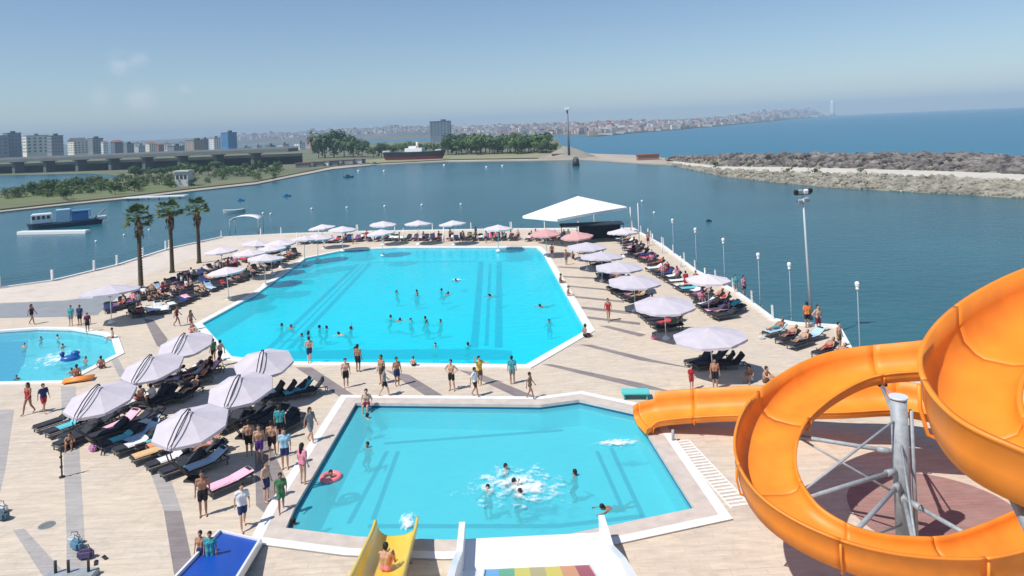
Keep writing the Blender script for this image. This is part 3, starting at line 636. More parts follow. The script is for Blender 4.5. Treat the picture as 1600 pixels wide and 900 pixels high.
t = thing('shed', 'low rust-red shed beside the mound', 'shed', P(876, 247, SEA+.5)); MB().box((0, 0, 1), (8, 4, 2)).obj('wall', wl['brick'], t); MB().box((0, 0, 2.15), (9, 5, .3)).obj('roof', rr['red'], t)
for i in range(9):
    x = 470+i*12+random.uniform(-3, 3); t = thing('shed', 'small shed among the huts on the far shore left', 'shed', P(x, 262-i*.9, SEA+.7), random.uniform(-.3, .3)); w = random.uniform(4, 7); c = random.choice(['white', 'pale', 'tan', 'grey', 'blue_grey'])
    MB().box((0, 0, 1.2), (w, 4, 2.4)).obj('wall', wl[c], t); MB().box((0, 0, 2.5), (w+.6, 4.6, .25)).obj('roof', rr[random.choice(['grey', 'red', 'dark'])], t)

# ---------------------------------------------------------------- masts, lamps, railings
lampm = mat('painted_lamp_pole', (.22, .30, .34), .6)
def lamp(px, py, topx, topy, label):
    p = P(px, py, 0); h = (py-topy)/(py-hor(px))*CZ
    t = thing('street_lamp', label, 'street lamp', p, 0, 'slim globe lamps along the right quay')
    MB().tube([(0, 0, 0), (0, 0, .3), (0, 0, h-.3)], [.08, .045, .035], 8).obj('pole', lampm, t)
    MB().ball((0, 0, h-.12), .15, 2).tube([(0, 0, h-.3), (0, 0, h-.22)], [.1, .14], 8).obj('globe', M['white'], t)
    MB().ball((0, 0, h-.42), .11, 2).obj('lower_globe', M['white'], t)
    MB().box((0, 0, .03), (.35, .35, .06)).obj('base_plate', M['steel'], t)
for a in ((1053, 398, 1051, 342, 'slim globe lamp on the quay right of the white canopy'), (1089, 424, 1086, 356, 'slim globe lamp on the quay, second from the far end'), (1133, 447, 1130, 372, 'slim globe lamp behind the small flat parasol'), (1188, 479, 1185, 395, 'slim globe lamp on the quay between the parasol and floodlight'), (1237, 504, 1226, 410, 'slim globe lamp just left of the tall floodlight mast'), (1344, 552, 1338, 440, 'slim globe lamp right of the floodlight, nearest the orange slide')): lamp(*a)
p = P(1268, 500, 0); h = (500-303)/(500-hor(1268))*CZ
t = thing('floodlight_mast', 'tall floodlight mast on the right quay', 'floodlight', p, R(-2)); t.rotation_euler = (0, R(-1.5), 0)
MB().tube([(0, 0, 0), (0, 0, h*.6), (0, 0, h)], [.13, .085, .06], 10).obj('pole', mat('pale_mast_paint', (.5, .55, .58), .6), t)
MB().box((0, 0, h), (1.2, .08, .08)).box((0, 0, h-.5), (.9, .08, .08)).obj('crossbar', M['dark'], t)
for x, z, mt in ((-.52, .2, 'dark'), (-.2, .2, 'steel'), (.2, .2, 'white'), (.52, .25, 'dark'), (-.25, -.5, 'steel'), (.2, -.4, 'steel')):
    MB().box((x, -.1, h+z), (.3, .22, .32), rot=Matrix.Rotation(R(25), 3, 'X'), bev=.03).obj('floodlight', M[mt], t)
t = thing('flagpole', 'thin tall pole standing behind the white canopy', 'pole', P(999, 378, 0)); MB().tube([(0, 0, 0), (0, 0, 4.9)], [.07, .04], 8).obj('pole', M['white'], t); MB().box((0, 0, .05), (.4, .4, .1)).obj('base_plate', M['steel'], t)
# railing of the left promenade
net = mat('blue_grey_net', (.08, .14, .2), .8)
edge_l = offset(deck_out, -.25)
def railing(idx, label, step, postw=.09, ph=1.1):
    t = thing('railing', label, 'railing', (0, 0, 0), px=proj((edge_l[idx[0]].x, edge_l[idx[0]].y, 0))[0]); m = MB(); n = 0
    for i in range(idx[0], idx[1]):
        a, b = edge_l[i].to_3d(), edge_l[i+1].to_3d(); L = (b-a).length; d = (b-a)/L
        for z in (.45, .75, 1.0): m.tube([a+Vector((0, 0, z+.14)), b+Vector((0, 0, z+.14))], .018, 5)
        k = 0
        while k < L:
            q = a+d*k; MB().box((q.x, q.y, .14+ph/2), (postw, postw, ph)).obj('post', M['white'], t); k += step
    m.obj('rail', net, t)
railing((1, 6), 'thin railing with white posts along the left promenade', 5.5, .2, 1.15)
railing((6, 9), 'low railing along the far end of the deck', 6, .12, 1.0)
railing((9, 16), 'row of railing posts along the right quay', 5.0, .12, 1.0)
for x, y, h in ((933, 372, 10), (1013, 372, 14), (1020, 380, 14), (1035, 396, 15), (1064, 417, 16), (1102, 437, 17), (694, 378, 22), (631, 378, 20), (584, 378, 14), (465, 384, 20), (692, 380, 12)):
    p = P(x, y, 0); o = link('post', None, None, p); hh = h/F*p.y; tag(o, 'white pole standing at the water side of the deck', 'pole', 'white poles round the deck'); MB().tube([(0, 0, 0), (0, 0, hh)], .07, 8).obj('pole', M['white'], o); MB().ball((0, 0, hh), .1, 1).obj('cap', M['white'], o)

# ---------------------------------------------------------------- parasols
canv = mat('mauve_grey_canvas', (.56, .515, .565), .85, var=.07, scale=1.5); canv_w = mat('white_canvas', (.66, .60, .62), .85, var=.03, scale=1.5); canv_p = mat('pink_canvas', (.62, .34, .33), .85, var=.04, scale=1.5)
def canopy_mesh(r, h, mt, seg=8, sag=.05, val=.16):
    m = MB(); rings = []
    for k, f in enumerate((0.02, .25, .5, .75, 1.0)):
        ring = []
        for i in range(seg*4):
            a = i*math.tau/(seg*4); c = (i % 4)/4; u = abs(c-.5)*2 if i % 4 else 1
            e = math.cos(math.pi/seg)/math.cos(((i/4) % 1-.5)*2*math.pi/seg)    # flat sides between ribs
            rr_ = r*f*e; z = h*(1-f)**1.15-sag*f*(1-u)*.6*(1-f*.5)
            ring.append(m.bm.verts.new((rr_*math.cos(a), rr_*math.sin(a), z)))
        rings.append(ring)
    rings.append([m.bm.verts.new((v.co.x*1.005, v.co.y*1.005, v.co.z-val*(.7+.3*(i % 2)))) for i, v in enumerate(rings[-1])])
    for a, b in zip(rings, rings[1:]):
        for i in range(len(a)): m.bm.faces.new((a[i], a[(i+1) % len(a)], b[(i+1) % len(a)], b[i]))
    m.bm.faces.new(rings[0][::-1])
    bmesh.ops.recalc_face_normals(m.bm, faces=m.bm.faces); bmesh.ops.solidify(m.bm, geom=list(m.bm.faces), thickness=.012)
    return m.mesh('canopy', mt)
RC = 1.6; HC_ = 2.35
can = {'mauve_flat': canopy_mesh(2.1, .5, canv), 'mauve': canopy_mesh(RC, .62, canv), 'white': canopy_mesh(1.5, .38, canv_w), 'pink': canopy_mesh(1.6, .5, canv_p)}
m = MB()
for s in (-.09, .09): m.tube([(-RC*.08, s*.4, .1), (-RC*.5, s*.7, .8), (-RC*.95, s, 1.45), (-RC*1.05, s, 1.85), (-RC*.95, s, 2.18), (-RC*.65, s, 2.6), (-RC*.3, s, 2.96), (-RC*.06, s*.5, 3.1), (0, 0, 2.98)], .028, 7)
arm_me = m.mesh('arm', M['dark']); base_me = MB().box((-RC*.08, 0, .05), (.5, .5, .10), bev=.02).mesh('base', M['dark'])
def ribs(r, h, hub):
    m = MB()
    for i in range(8): a = i*math.tau/8; m.tube([(0, 0, h-.06), (r*.97*math.cos(a), r*.97*math.sin(a), -.03)], .012, 4); m.tube([(0, 0, -hub), (r*.5*math.cos(a), r*.5*math.sin(a), h*.42)], .01, 4)
    return m.mesh('ribs', M['dark'])
rib_me = ribs(RC, .62, .35); rib_w = ribs(1.5, .38, .4)
m = MB(); m.tube([(0, 0, 0), (0, 0, 2.7)], .028, 8); pole_me = m.mesh('pole', M['white']); m = MB(); m.tube([(0, 0, 0), (0, 0, .1), (0, 0, .28)], [.28, .26, .05], 12); pbase_me = m.mesh('base', M['coping'])
def parasol(px, py, kind, label, rz=0.0, sc=1.0, canti=True, group='large mauve parasols'):
    p = P(px, py, HC_*sc+.25*sc); p.z = 0
    t = thing('parasol', label, 'parasol', p, rz, group, sc)
    cp = link('canopy', can[kind if canti or kind != 'mauve' else 'mauve_flat'], t, (0, 0, HC_))
    if not canti: t.rotation_euler = (random.uniform(-.06, .06), random.uniform(-.06, .06), rz)
    if canti:
        cp.rotation_euler = (0, R(-12), 0)
    if canti: link('arm', arm_me, t); link('base', base_me, t); link('ribs', rib_me, t, (0, 0, HC_-.02)).rotation_euler = (0, R(-12), 0)
    else: link('pole', pole_me, t); link('base', pbase_me, t); link('ribs', rib_w, t, (0, 0, HC_-.02), sc=({'white': 1.0, 'pink': 1.06, 'mauve': 1.3}[kind],)*2+(1.1,))
PN = 'mauve cantilever parasol '
for x, y, l, rz in ((290, 532, 'nearest the left corner of the big pool', 1.5), (238, 567, 'between the left pool and the dark loungers', 1.4), (157, 615, 'nearest the left pool, beside the walking woman', 1.4), (376, 600, 'left of the dark lounger row, mid group', 1.5), (298, 655, 'nearest the camera, above the pink towel', 1.45), (412, 560, 'overlapping the near edge of the big pool', 1.7)):
    parasol(x, y, 'mauve', PN+l, rz, 1.02)
for x, y, l, sc in ((916, 382, 'furthest back in the right row', .85), (939, 397, 'second back in the right row', .9), (966, 413, 'third back in the right row', .95), (990, 435, 'middle of the right row', 1), (1038, 470, 'second nearest in the right row', 1.05), (1112, 519, 'nearest in the right row', 1.08)):
    parasol(x, y, 'mauve', PN.replace('cantilever ', '')+l, .3, 1.02, False, group='parasols of the right row')
for x, y, l, k in ((505, 352, 'at the far end of the deck', 'white'), (534, 355, 'at the far end of the deck', 'white'), (597, 347, 'at the far end of the deck', 'white'), (597, 360, 'standing lower, in front of another at the far end', 'white'), (652, 346, 'at the far end of the deck', 'white'), (708, 346, 'at the far end of the deck', 'white'), (777, 353, 'at the far end of the deck', 'white'), (853, 361, 'under the big white canopy', 'pink'), (903, 365, 'under the big white canopy', 'pink'), (972, 359, 'right of the big white canopy', 'white'),
                   (356, 419, 'standing apart in the left lounger row', 'white'), (347, 388, 'in the crowded far left corner', 'white'), (390, 391, 'in the crowded far left corner', 'white'), (399, 377, 'in the crowded far left corner', 'white'), (412, 399, 'in the crowded far left corner', 'white'), (424, 385, 'in the crowded far left corner', 'white'), (438, 376, 'in the crowded far left corner', 'white'), (474, 370, 'low beside the far left corner of the pool', 'white'), (495, 367, 'low beside the far left corner of the pool', 'white'),
                   (1105, 431, 'small and flat at the right quay edge', 'white'), (172, 450, 'left of the first palm', 'mauve')):
    parasol(x, y, k, ('pink' if k == 'pink' else 'pale')+' parasol '+l, random.uniform(0, 1), 1.2 if k == 'white' and y < 400 else 1.15, False, 'pale parasols round the deck' if k == 'white' else 'pink parasols under the canopy')

# big white canopy
L_, Fr, Rt = P(809, 338, 3.7), P(868, 343.5, 3.7), P(987, 323, 3.7); c = (L_+Rt)/2
pk = P(896, 303, 6.0)
Bk = L_+Rt-Fr
t = thing('canopy_tent', 'big white pyramid canopy at the far corner of the pool', 'canopy', (c.x, c.y, 0))
cc = Vector((c.x, c.y, 0)); m = MB(); cor = [L_-cc, Fr-cc, Rt-cc, Bk-cc]; top = Vector((pk.x-cc.x, pk.y-cc.y, 0))
top = sum(cor, Vector())/4; top.z = 0
top = P(896, 303, 5.2)-cc; top.y *= .6; top.z = 5.2+(P(896, 303, 5.2).y-(c.y+top.y))*0; top.x = (896-800)/F*(c.y+top.y)*1.0-c.x+.2
g = [m.bm.verts.new(top)]; rings = []
for f in (.5, 1.0):
    ring = []
    for i in range(4):
        a, b = cor[i], cor[(i+1) % 4]
        for k in range(6):
            u = k/6; e = a.lerp(b, u); e = Vector((e.x*(.92, .975, 1, 1, 1, .975)[k], e.y*(.92, .975, 1, 1, 1, .975)[k], e.z)); v = top.lerp(e, f); v.z = top.z+(e.z-top.z)*f; v.z += .12*f*math.sin(u*math.pi); ring.append(m.bm.verts.new(v))
    rings.append(ring)
n = 24
for i in range(n): m.bm.faces.new((g[0], rings[0][i], rings[0][(i+1) % n])); m.bm.faces.new((rings[0][i], rings[1][i], rings[1][(i+1) % n], rings[0][(i+1) % n]))
rim = [m.bm.verts.new(v.co-Vector((0, 0, .3))) for v in rings[1]]
for i in range(n): m.bm.faces.new((rings[1][i], rim[i], rim[(i+1) % n], rings[1][(i+1) % n]))
bmesh.ops.recalc_face_normals(m.bm, faces=m.bm.faces); bmesh.ops.solidify(m.bm, geom=list(m.bm.faces), thickness=.02)
m.obj('canopy', mat('white_membrane', (.92, .92, .92), .6), t, smooth=False)
for v in cor[2:]+[Vector((0, 0, 3))]: MB().tube([(v.x*.97, v.y*.97, 0), (v.x*.97, v.y*.97, 4.6 if v.z == 3 else 3.65)], .055, 8).obj('post', M['white'], t)
t = thing('awning', 'dark flat awning beside the big white canopy', 'awning', P(925, 378, 0))
MB().box((0, 0, 2.3), (8, 2.6, .12)).obj('roof', mat('dark_awning', (.02, .035, .06), .9), t); MB().box((1.2, 1.25, 1.25), (5.4, .08, 2.1)).obj('screen', mat('dark_screen', (.02, .03, .05), .9), t)
for x in (-3.9, 3.9): MB().tube([(x, -1.2, 0), (x, -1.2, 2.3)], .05, 6).obj('post', M['dark'], t)
# arched white canopy boat landing
t = thing('arched_shelter', 'small arched white shelter on the far left corner of the deck', 'shelter', P(386, 366, 0)); m = MB(); pr = []
for i in range(13):
    a = math.pi*i/12; pr.append((-2.3*math.cos(a), 2.3+.75*math.sin(a)))
for (x0, z0), (x1, z1) in zip(pr, pr[1:]): m.poly([(x0, -1.2, z0), (x1, -1.2, z1), (x1, 1.2, z1), (x0, 1.2, z0)])
bmesh.ops.remove_doubles(m.bm, verts=m.bm.verts, dist=.001); bmesh.ops.recalc_face_normals(m.bm, faces=m.bm.faces); bmesh.ops.solidify(m.bm, geom=list(m.bm.faces), thickness=.05)
m.obj('roof', M['white'], t, smooth=True)
for x in (-2.25, 2.25):
    for y in (-1.1, 1.1): MB().tube([(x, y, 0), (x, y, 2.35)], .05, 6).obj('post', M['steel'], t)

# ---------------------------------------------------------------- loungers and towels
pad = mat('charcoal_lounger_cover', (.028, .032, .042), .8, var=.25, scale=4); frame_m = mat('lounger_frame', (.12, .11, .11), .6)
def lounger_meshes(ang):
    d = Vector((0, math.cos(ang), math.sin(ang)))
    m = MB(); m.box((0, -.33, .36), (.68, 1.26, .11), bev=.04); seat = m.mesh('mattress', pad)
    m = MB(); c = Vector((0, .30, .36))+d*.36; m.box(c, (.68, .74, .11), rot=Matrix.Rotation(ang, 3, 'X'), bev=.04)
    m.box(c+d*.26+Vector((0, -.06*math.sin(ang), .075)), (.5, .2, .07), rot=Matrix.Rotation(ang, 3, 'X'), bev=.03); back = m.mesh('backrest', pad)
    m = MB(); m.box((-.33, 0, .27), (.05, 1.95, .05)); m.box((.33, 0, .27), (.05, 1.95, .05)); m.box((0, -.95, .27), (.62, .05, .05)); m.box((0, .95, .27), (.62, .05, .05)); fr = m.mesh('frame', frame_m)
    return seat, back, fr
LM = [lounger_meshes(R(a)) for a in (8, 28, 48)]
leg_me = MB().box((0, 0, .125), (.05, .05, .25)).mesh('leg', frame_m)
def lounger(p, rz, place, group, var=None, parts=True):
    k = random.choice((0, 1, 1, 2)) if var is None else var
    t = thing('sun_lounger', 'charcoal sun lounger '+place, 'sun lounger', p, rz, group)
    s, b, f = LM[k]; link('mattress', s, t); link('backrest', b, t); link('frame', f, t)
    if parts:
        for x in (-.33, .33):
            for y in (-.85, .85): link('leg', leg_me, t, (x, y, 0))
    return k
TC = {'white': (.75, .75, .74), 'pink': (.88, .48, .60), 'turquoise': (.12, .5, .58), 'orange': (.8, .28, .12), 'tan': (.7, .45, .22), 'red': (.5, .05, .07), 'pale blue': (.42, .58, .72), 'purple': (.22, .08, .25), 'navy': (.02, .04, .16), 'green': (.1, .25, .16)}
_tm = {}
def towel(p, rz, col, place, w=.62, full=True, k=1):
    ang = R((8, 28, 48)[k])
    if (w, full, k) not in _tm:
        m = MB(); y0 = -.9 if full else -.45; g = []
        ys = [y0+i*(1.9 if full else 1.0)/12 for i in range(13)]
        for y in ys:
            row = []
            for i in range(7):
                x = (i/6-.5)*w; z = .432+.006*math.sin(x*22+y*9)
                if y > .3: dy = y-.3; yy = .3+dy*math.cos(ang); z = .44+dy*math.sin(ang)+.004*math.sin(x*20)
                else: yy = y
                if i in (0, 6): z -= .05
                row.append(m.bm.verts.new((x*(1.1 if i in (0, 6) else 1), yy-.02*math.sin(ang)*(y > .3), z+.012*(y > .3))))
            g.append(row)
        for a, b in zip(g, g[1:]):
            for i in range(6): m.bm.faces.new((a[i], a[i+1], b[i+1], b[i]))
        bmesh.ops.recalc_face_normals(m.bm, faces=m.bm.faces); bmesh.ops.solidify(m.bm, geom=list(m.bm.faces), thickness=-.012)
        _tm[(w, full, k)] = m.mesh('towel', cloth((.5, .5, .5)))
    o = link('towel', _tm[(w, full, k)], None, p, rz); o.material_slots[0].link = 'OBJECT'; o.material_slots[0].material = cloth(TC[col])
    tag(o, col+' towel spread on a lounger '+place, 'towel', 'towels on the loungers')
    return o

# ---------------------------------------------------------------- people
def mk(bm_, vox=.02, mats=None, name='body', extra=None, smooth_it=3):
    me0 = bpy.data.meshes.new('tmp'); bm_.to_mesh(me0); bm_.free()
    o = bpy.data.objects.new('tmp', me0); C.objects.link(o)
    md = o.modifiers.new('r', 'REMESH'); md.mode = 'VOXEL'; md.voxel_size = vox; md.use_smooth_shade = True
    s = o.modifiers.new('s', 'SMOOTH'); s.iterations = smooth_it; s.factor = .5
    dg = bpy.context.evaluated_depsgraph_get(); me = bpy.data.meshes.new_from_object(o.evaluated_get(dg))
    bpy.data.objects.remove(o)
    if extra is not None:
        b = bmesh.new(); b.from_mesh(me); extra(b); b.to_mesh(me); b.free()
    me.name = name; me.materials.clear()
    for x in mats: me.materials.append(x)
    for p in me.polygons: p.use_smooth = True
    return me
def cap(m, p, q, r1, r2):
    p, q = Vector(p), Vector(q); d = q-p
    if d.length > 1e-4: m.tube([p, q], [r1, r2], 12)
    m.ball(p, r1, 2); m.ball(q, r2, 2)
def V(*a): return Vector(a)
def sym(d): return d
def joints(pose):
    j = dict(pel=V(0, 0, .93), wai=V(0, 0, 1.08), che=V(0, -.01, 1.28), nec=V(0, .0, 1.46), hea=V(0, -.015, 1.62), up=V(0, 0, 1), fwd=V(0, -1, 0))
    for s, n in ((-1, 'L'), (1, 'R')):
        j['hip'+n] = V(.09*s, 0, .90); j['kne'+n] = V(.10*s, -.015, .49); j['ank'+n] = V(.10*s, .02, .09); j['toe'+n] = V(.12*s, -.15, .03)
        j['sho'+n] = V(.185*s, 0, 1.41); j['elb'+n] = V(.245*s, .02, 1.13); j['wri'+n] = V(.255*s, -.06, .89)
    if pose == 'walk':
        j.update(kneL=V(-.09, -.17, .53), ankL=V(-.09, -.25, .11), toeL=V(-.09, -.42, .06), kneR=V(.09, .07, .49), ankR=V(.09, .30, .15), toeR=V(.09, .16, .04), elbL=V(-.25, .12, 1.15), wriL=V(-.25, .14, .91), elbR=V(.25, -.06, 1.14), wriR=V(.22, -.24, .96))
    if pose == 'hips':
        j.update(elbL=V(-.40, .06, 1.17), wriL=V(-.19, -.05, 1.02), elbR=V(.40, .06, 1.17), wriR=V(.19, -.05, 1.02), kneR=V(.14, -.02, .49), ankR=V(.17, .02, .09), toeR=V(.2, -.14, .03))
    if pose in ('wade', 'splash'):
        for k in ('pel', 'wai', 'che', 'nec', 'hea', 'hipL', 'hipR', 'shoL', 'shoR'): j[k] = j[k]-V(0, 0, .25)
        j.update(kneL=V(-.13, -.24, .44), kneR=V(.13, -.20, .45))
    if pose == 'splash': j.update(elbL=V(-.36, -.05, 1.3), wriL=V(-.4, -.12, 1.52), elbR=V(.36, -.15, 1.0), wriR=V(.36, -.38, 1.0))
    if pose == 'wade':
        j.update(elbL=V(-.36, -.1, .97), wriL=V(-.42, -.3, 1.0), elbR=V(.37, -.05, .95), wriR=V(.40, -.27, 1.02))
    if pose == 'reach':
        j.update(elbL=V(-.36, -.05, 1.5), wriL=V(-.42, -.12, 1.75), elbR=V(.36, -.12, 1.3), wriR=V(.36, -.34, 1.36), kneR=V(.12, -.05, .49))
    if pose == 'sit':
        j.update(pel=V(0, 0, .12), wai=V(0, .02, .26), che=V(0, .0, .45), nec=V(0, -.03, .62), hea=V(0, -.06, .77))
        for s, n in ((-1, 'L'), (1, 'R')):
            j['hip'+n] = V(.09*s, -.02, .11); j['kne'+n] = V(.12*s, -.42, .13); j['ank'+n] = V(.12*s, -.45, -.28); j['toe'+n] = V(.13*s, -.6, -.33)
            j['sho'+n] = V(.185*s, -.01, .57); j['elb'+n] = V(.27*s, .06, .32); j['wri'+n] = V(.24*s, -.12, .14)
    if pose == 'squat':
        j.update(pel=V(0, .05, .13), wai=V(0, .07, .27), che=V(0, .03, .46), nec=V(0, -.03, .62), hea=V(0, -.07, .77))
        for s, n in ((-1, 'L'), (1, 'R')):
            j['hip'+n] = V(.09*s, .02, .12); j['kne'+n] = V(.14*s, -.30, .46); j['ank'+n] = V(.14*s, -.42, .08); j['toe'+n] = V(.15*s, -.58, .03)
            j['sho'+n] = V(.185*s, .0, .57); j['elb'+n] = V(.25*s, -.14, .40); j['wri'+n] = V(.12*s, -.36, .42)
    if pose == 'lie':                                    # on a lounger, head towards +Y
        j.update(pel=V(0, .22, .53), wai=V(0, .36, .60), che=V(0, .52, .71), nec=V(0, .68, .82), hea=V(0, .80, .92), up=V(0, .75, .66), fwd=V(0, -.66, .75))
        for s, n in ((-1, 'L'), (1, 'R')):
            j['hip'+n] = V(.09*s, .18, .52); j['kne'+n] = V(.11*s, -.22, .60 if s > 0 else .53); j['ank'+n] = V(.11*s, -.62, .48); j['toe'+n] = V(.13*s, -.70, .62)
            j['sho'+n] = V(.185*s, .62, .78); j['elb'+n] = V(.28*s, .42, .60); j['wri'+n] = V(.2*s, .2, .58)
    if pose == 'swim':
        j.update(pel=V(0, .25, -.10), wai=V(0, .1, -.08), che=V(0, -.1, -.03), nec=V(0, -.26, .03), hea=V(0, -.38, .13), up=V(0, -.6, .8), fwd=V(0, -.8, -.3))
        for s, n in ((-1, 'L'), (1, 'R')):
            j['hip'+n] = V(.09*s, .28, -.11); j['kne'+n] = V(.11*s, .68, -.16+.06*s); j['ank'+n] = V(.11*s, 1.06, -.1-.05*s); j['toe'+n] = V(.11*s, 1.24, -.12)
            j['sho'+n] = V(.185*s, -.2, .0); j['elb'+n] = V(.33*s, -.36-.1*s, .06 if s > 0 else -.04); j['wri'+n] = V(.28*s, -.62-.05*s, .02)
    return j
EYE = mat('dark_eye', (.02, .015, .01), .4)
SK_ = [mat('skin', c, .6, var=.05, scale=4, spec=.3) for c in ((.52, .30, .20), (.42, .22, .14), (.60, .38, .27), (.33, .17, .11))]
HAIR = [mat('hair', c, .7) for c in ((.012, .010, .010), (.035, .022, .015), (.09, .055, .03))]
def build_person(pose):
    j = joints(pose); m = MB()
    up, fw = j['up'].normalized(), j['fwd'].normalized()
    for s in (-.075, .075):
        x = V(s, 0, 0); cap(m, j['pel']+x, j['wai']+x*.8, .105, .085); cap(m, j['wai']+x*.8, j['che']+x*1.15, .085, .108)
    cap(m, j['che'], (j['shoL']+j['shoR'])/2, .11, .085); cap(m, j['shoL'], j['shoR'], .062, .062)
    cap(m, (j['shoL']+j['shoR'])/2, j['nec'], .07, .055); cap(m, j['nec'], j['hea']-up*.05, .055, .055)
    h = j['hea']; m.ball(h+up*.02, .098, 3, sc=(.85, 1, 1.12)); m.ball(h-up*.055+fw*.025, .066, 2)
    m.ball(h+fw*.1-up*.005, .019, 1)
    for s in (-1, 1): m.ball(h+V(s*.085, 0, 0)-up*.0, .022, 1, sc=(.5, 1, 1.3))
    for n in 'LR':
        cap(m, j['hip'+n], j['kne'+n], .088, .056); cap(m, j['kne'+n], j['kne'+n].lerp(j['ank'+n], .35), .054, .055); cap(m, j['kne'+n].lerp(j['ank'+n], .35), j['ank'+n], .055, .036)
        cap(m, j['ank'+n]-V(0, 0, .03) if pose not in ('lie', 'swim') else j['ank'+n], j['toe'+n], .04, .028)
        cap(m, j['sho'+n], j['elb'+n], .054, .038); cap(m, j['elb'+n], j['wri'+n], .038, .026)
        d = (j['wri'+n]-j['elb'+n]).normalized(); cap(m, j['wri'+n], j['wri'+n]+d*.065, .03, .034)
    def extra(b):
        mm = MB(); mm.bm.free(); mm.bm = b
        for n in 'LR':
            w, e = j['wri'+n], j['elb'+n]; d = (w-e).normalized(); sd = d.cross(V(1, 0, .1)); sd = sd.normalized() if sd.length > .1 else V(0, 1, 0)
            nrm = d.cross(sd)
            for k, L in enumerate((.06, .072, .068, .052)):
                o = w+d*.08+sd*(k-1.5)*.019; mm.tube([o, o+d*L*.55, o+d*L+nrm*.015*(1 if n == 'L' else -1)], [.0095, .009, .007], 5)
            o = w+d*.03+sd*-.03; mm.tube([o, o+d*.03-sd*.025, o+d*.06-sd*.03], [.011, .01, .008], 5)
        for s in (-1, 1): mm.ball(h+fw*.083+V(s*.035, 0, 0)+up*.02, .012, 1, mi=1)
        mm.tube([h+fw*.088-up*.05+V(-.022, 0, 0), h+fw*.094-up*.052, h+fw*.088-up*.05+V(.022, 0, 0)], .005, 4, mi=1)
    body = mk(m.bm, .019, [SK_[0], EYE], 'person_body', extra)
    # shorts
    m = MB()
    for s in (-.075, .075): cap(m, j['pel']-up*.01+V(s, 0, 0), j['pel'].lerp(j['wai'], .45)+V(s*.9, 0, 0), .118, .104)
    for n in 'LR': cap(m, j['hip'+n], j['hip'+n].lerp(j['kne'+n], .62), .105, .092)
    shorts = mk(m.bm, .02, [HAIR[0]], 'shorts', smooth_it=2)
    m = MB()
    for s in (-.075, .075): cap(m, j['pel']-up*.01+V(s, 0, 0), j['pel'].lerp(j['wai'], .2)+V(s*.9, 0, 0), .115, .108)
    briefs = mk(m.bm, .02, [HAIR[0]], 'briefs', smooth_it=2)
    m = MB()
    for s in (-.075, .075):
        cap(m, j['pel']+V(s, 0, 0), j['wai']+V(s*.85, 0, 0), .118, .102); cap(m, j['wai']+V(s*.85, 0, 0), j['che']+V(s*1.15, 0, 0), .102, .122)
    suit_b = m.bm.copy(); suit = mk(suit_b, .02, [HAIR[0]], 'swimsuit', smooth_it=2)
    cap(m, j['shoL'], j['shoR'], .078, .078); cap(m, j['che'], (j['shoL']+j['shoR'])/2, .122, .09)
    for n in 'LR': cap(m, j['sho'+n], j['sho'+n].lerp(j['elb'+n], .6), .07, .062)
    shirt = mk(m.bm, .02, [HAIR[0]], 'shirt', smooth_it=2)
    bk = -fw
    m = MB(); m.ball(h+up*.045+bk*.022, .107, 3, sc=(.9, 1, 1.0)); m.ball(h+bk*.05-up*.01, .085, 2)
    hair = mk(m.bm, .016, [HAIR[0]], 'hair', smooth_it=1)
    m = MB(); m.ball(h+up*.045+bk*.022, .107, 3, sc=(.9, 1, 1.0)); m.ball(h+bk*.055-up*.01, .088, 2); cap(m, h+bk*.07-up*.02, h+bk*.1-up*.24, .08, .055)
    hairl = mk(m.bm, .018, [HAIR[0]], 'hair', smooth_it=1)
    return dict(body=body, shorts=shorts, briefs=briefs, swimsuit=suit, shirt=shirt, hair=hair, hairl=hairl)
PP = {k: build_person(k) for k in ('stand', 'walk', 'hips', 'wade', 'splash', 'reach', 'sit', 'squat', 'lie', 'swim')}
CC = {'black': (.012, .012, .015), 'navy': (.02, .035, .12), 'red': (.42, .03, .04), 'white': (.72, .72, .72), 'teal': (.05, .32, .35), 'green': (.06, .18, .08), 'yellow': (.75, .48, .07), 'purple': (.10, .04, .22), 'grey': (.22, .22, .23), 'pink': (.70, .25, .34), 'pale blue': (.30, .52, .66), 'orange': (.75, .22, .06), 'maroon': (.16, .02, .05), 'brown': (.16, .09, .05)}
def slotmat(o, m_):
    o.material_slots[0].link = 'OBJECT'; o.material_slots[0].material = m_
def person(p, pose, rz, place, top=None, bottom='black', garment='shorts', sc=1.0, skin=None, long=False, verb=None, group=None):
    A = PP[pose]; skin = random.randrange(4) if skin is None else skin
    verb = verb or {'stand': 'standing', 'walk': 'walking', 'hips': 'standing hands on hips', 'wade': 'standing', 'splash': 'splashing', 'reach': 'waving', 'sit': 'sitting', 'squat': 'sitting', 'lie': 'lying', 'swim': 'swimming'}[pose]
    o = link('person', A['body'], None, p, rz, sc); slotmat(o, SK_[skin]); o.rotation_euler = (0, 0, rz)
    hcol = random.choice((0, 0, 0, 1))
    c = link('hair', A['hairl' if long else 'hair'], o); slotmat(c, HAIR[hcol])
    if garment == 'shorts': c = link('shorts', A['shorts'], o); slotmat(c, cloth(CC[bottom]))
    elif garment == 'swimsuit': c = link('swimsuit', A['swimsuit'], o); slotmat(c, cloth(CC[bottom]))
    else: c = link('briefs', A['briefs'], o); slotmat(c, cloth(CC[bottom]))
    if top: c = link('shirt', A['shirt'], o); slotmat(c, cloth(CC[top]))
    what = (f'{top} shirt and {bottom} {garment}' if top else f'{bottom} {garment}')
    tag(o, f'person {verb} in {what} {place}', 'person', group)
    return o
def face(px, py, tx, ty):                                # facing -Y local turned towards another pixel
    d = P(tx, ty)-P(px, py); return math.atan2(d.x, -d.y)

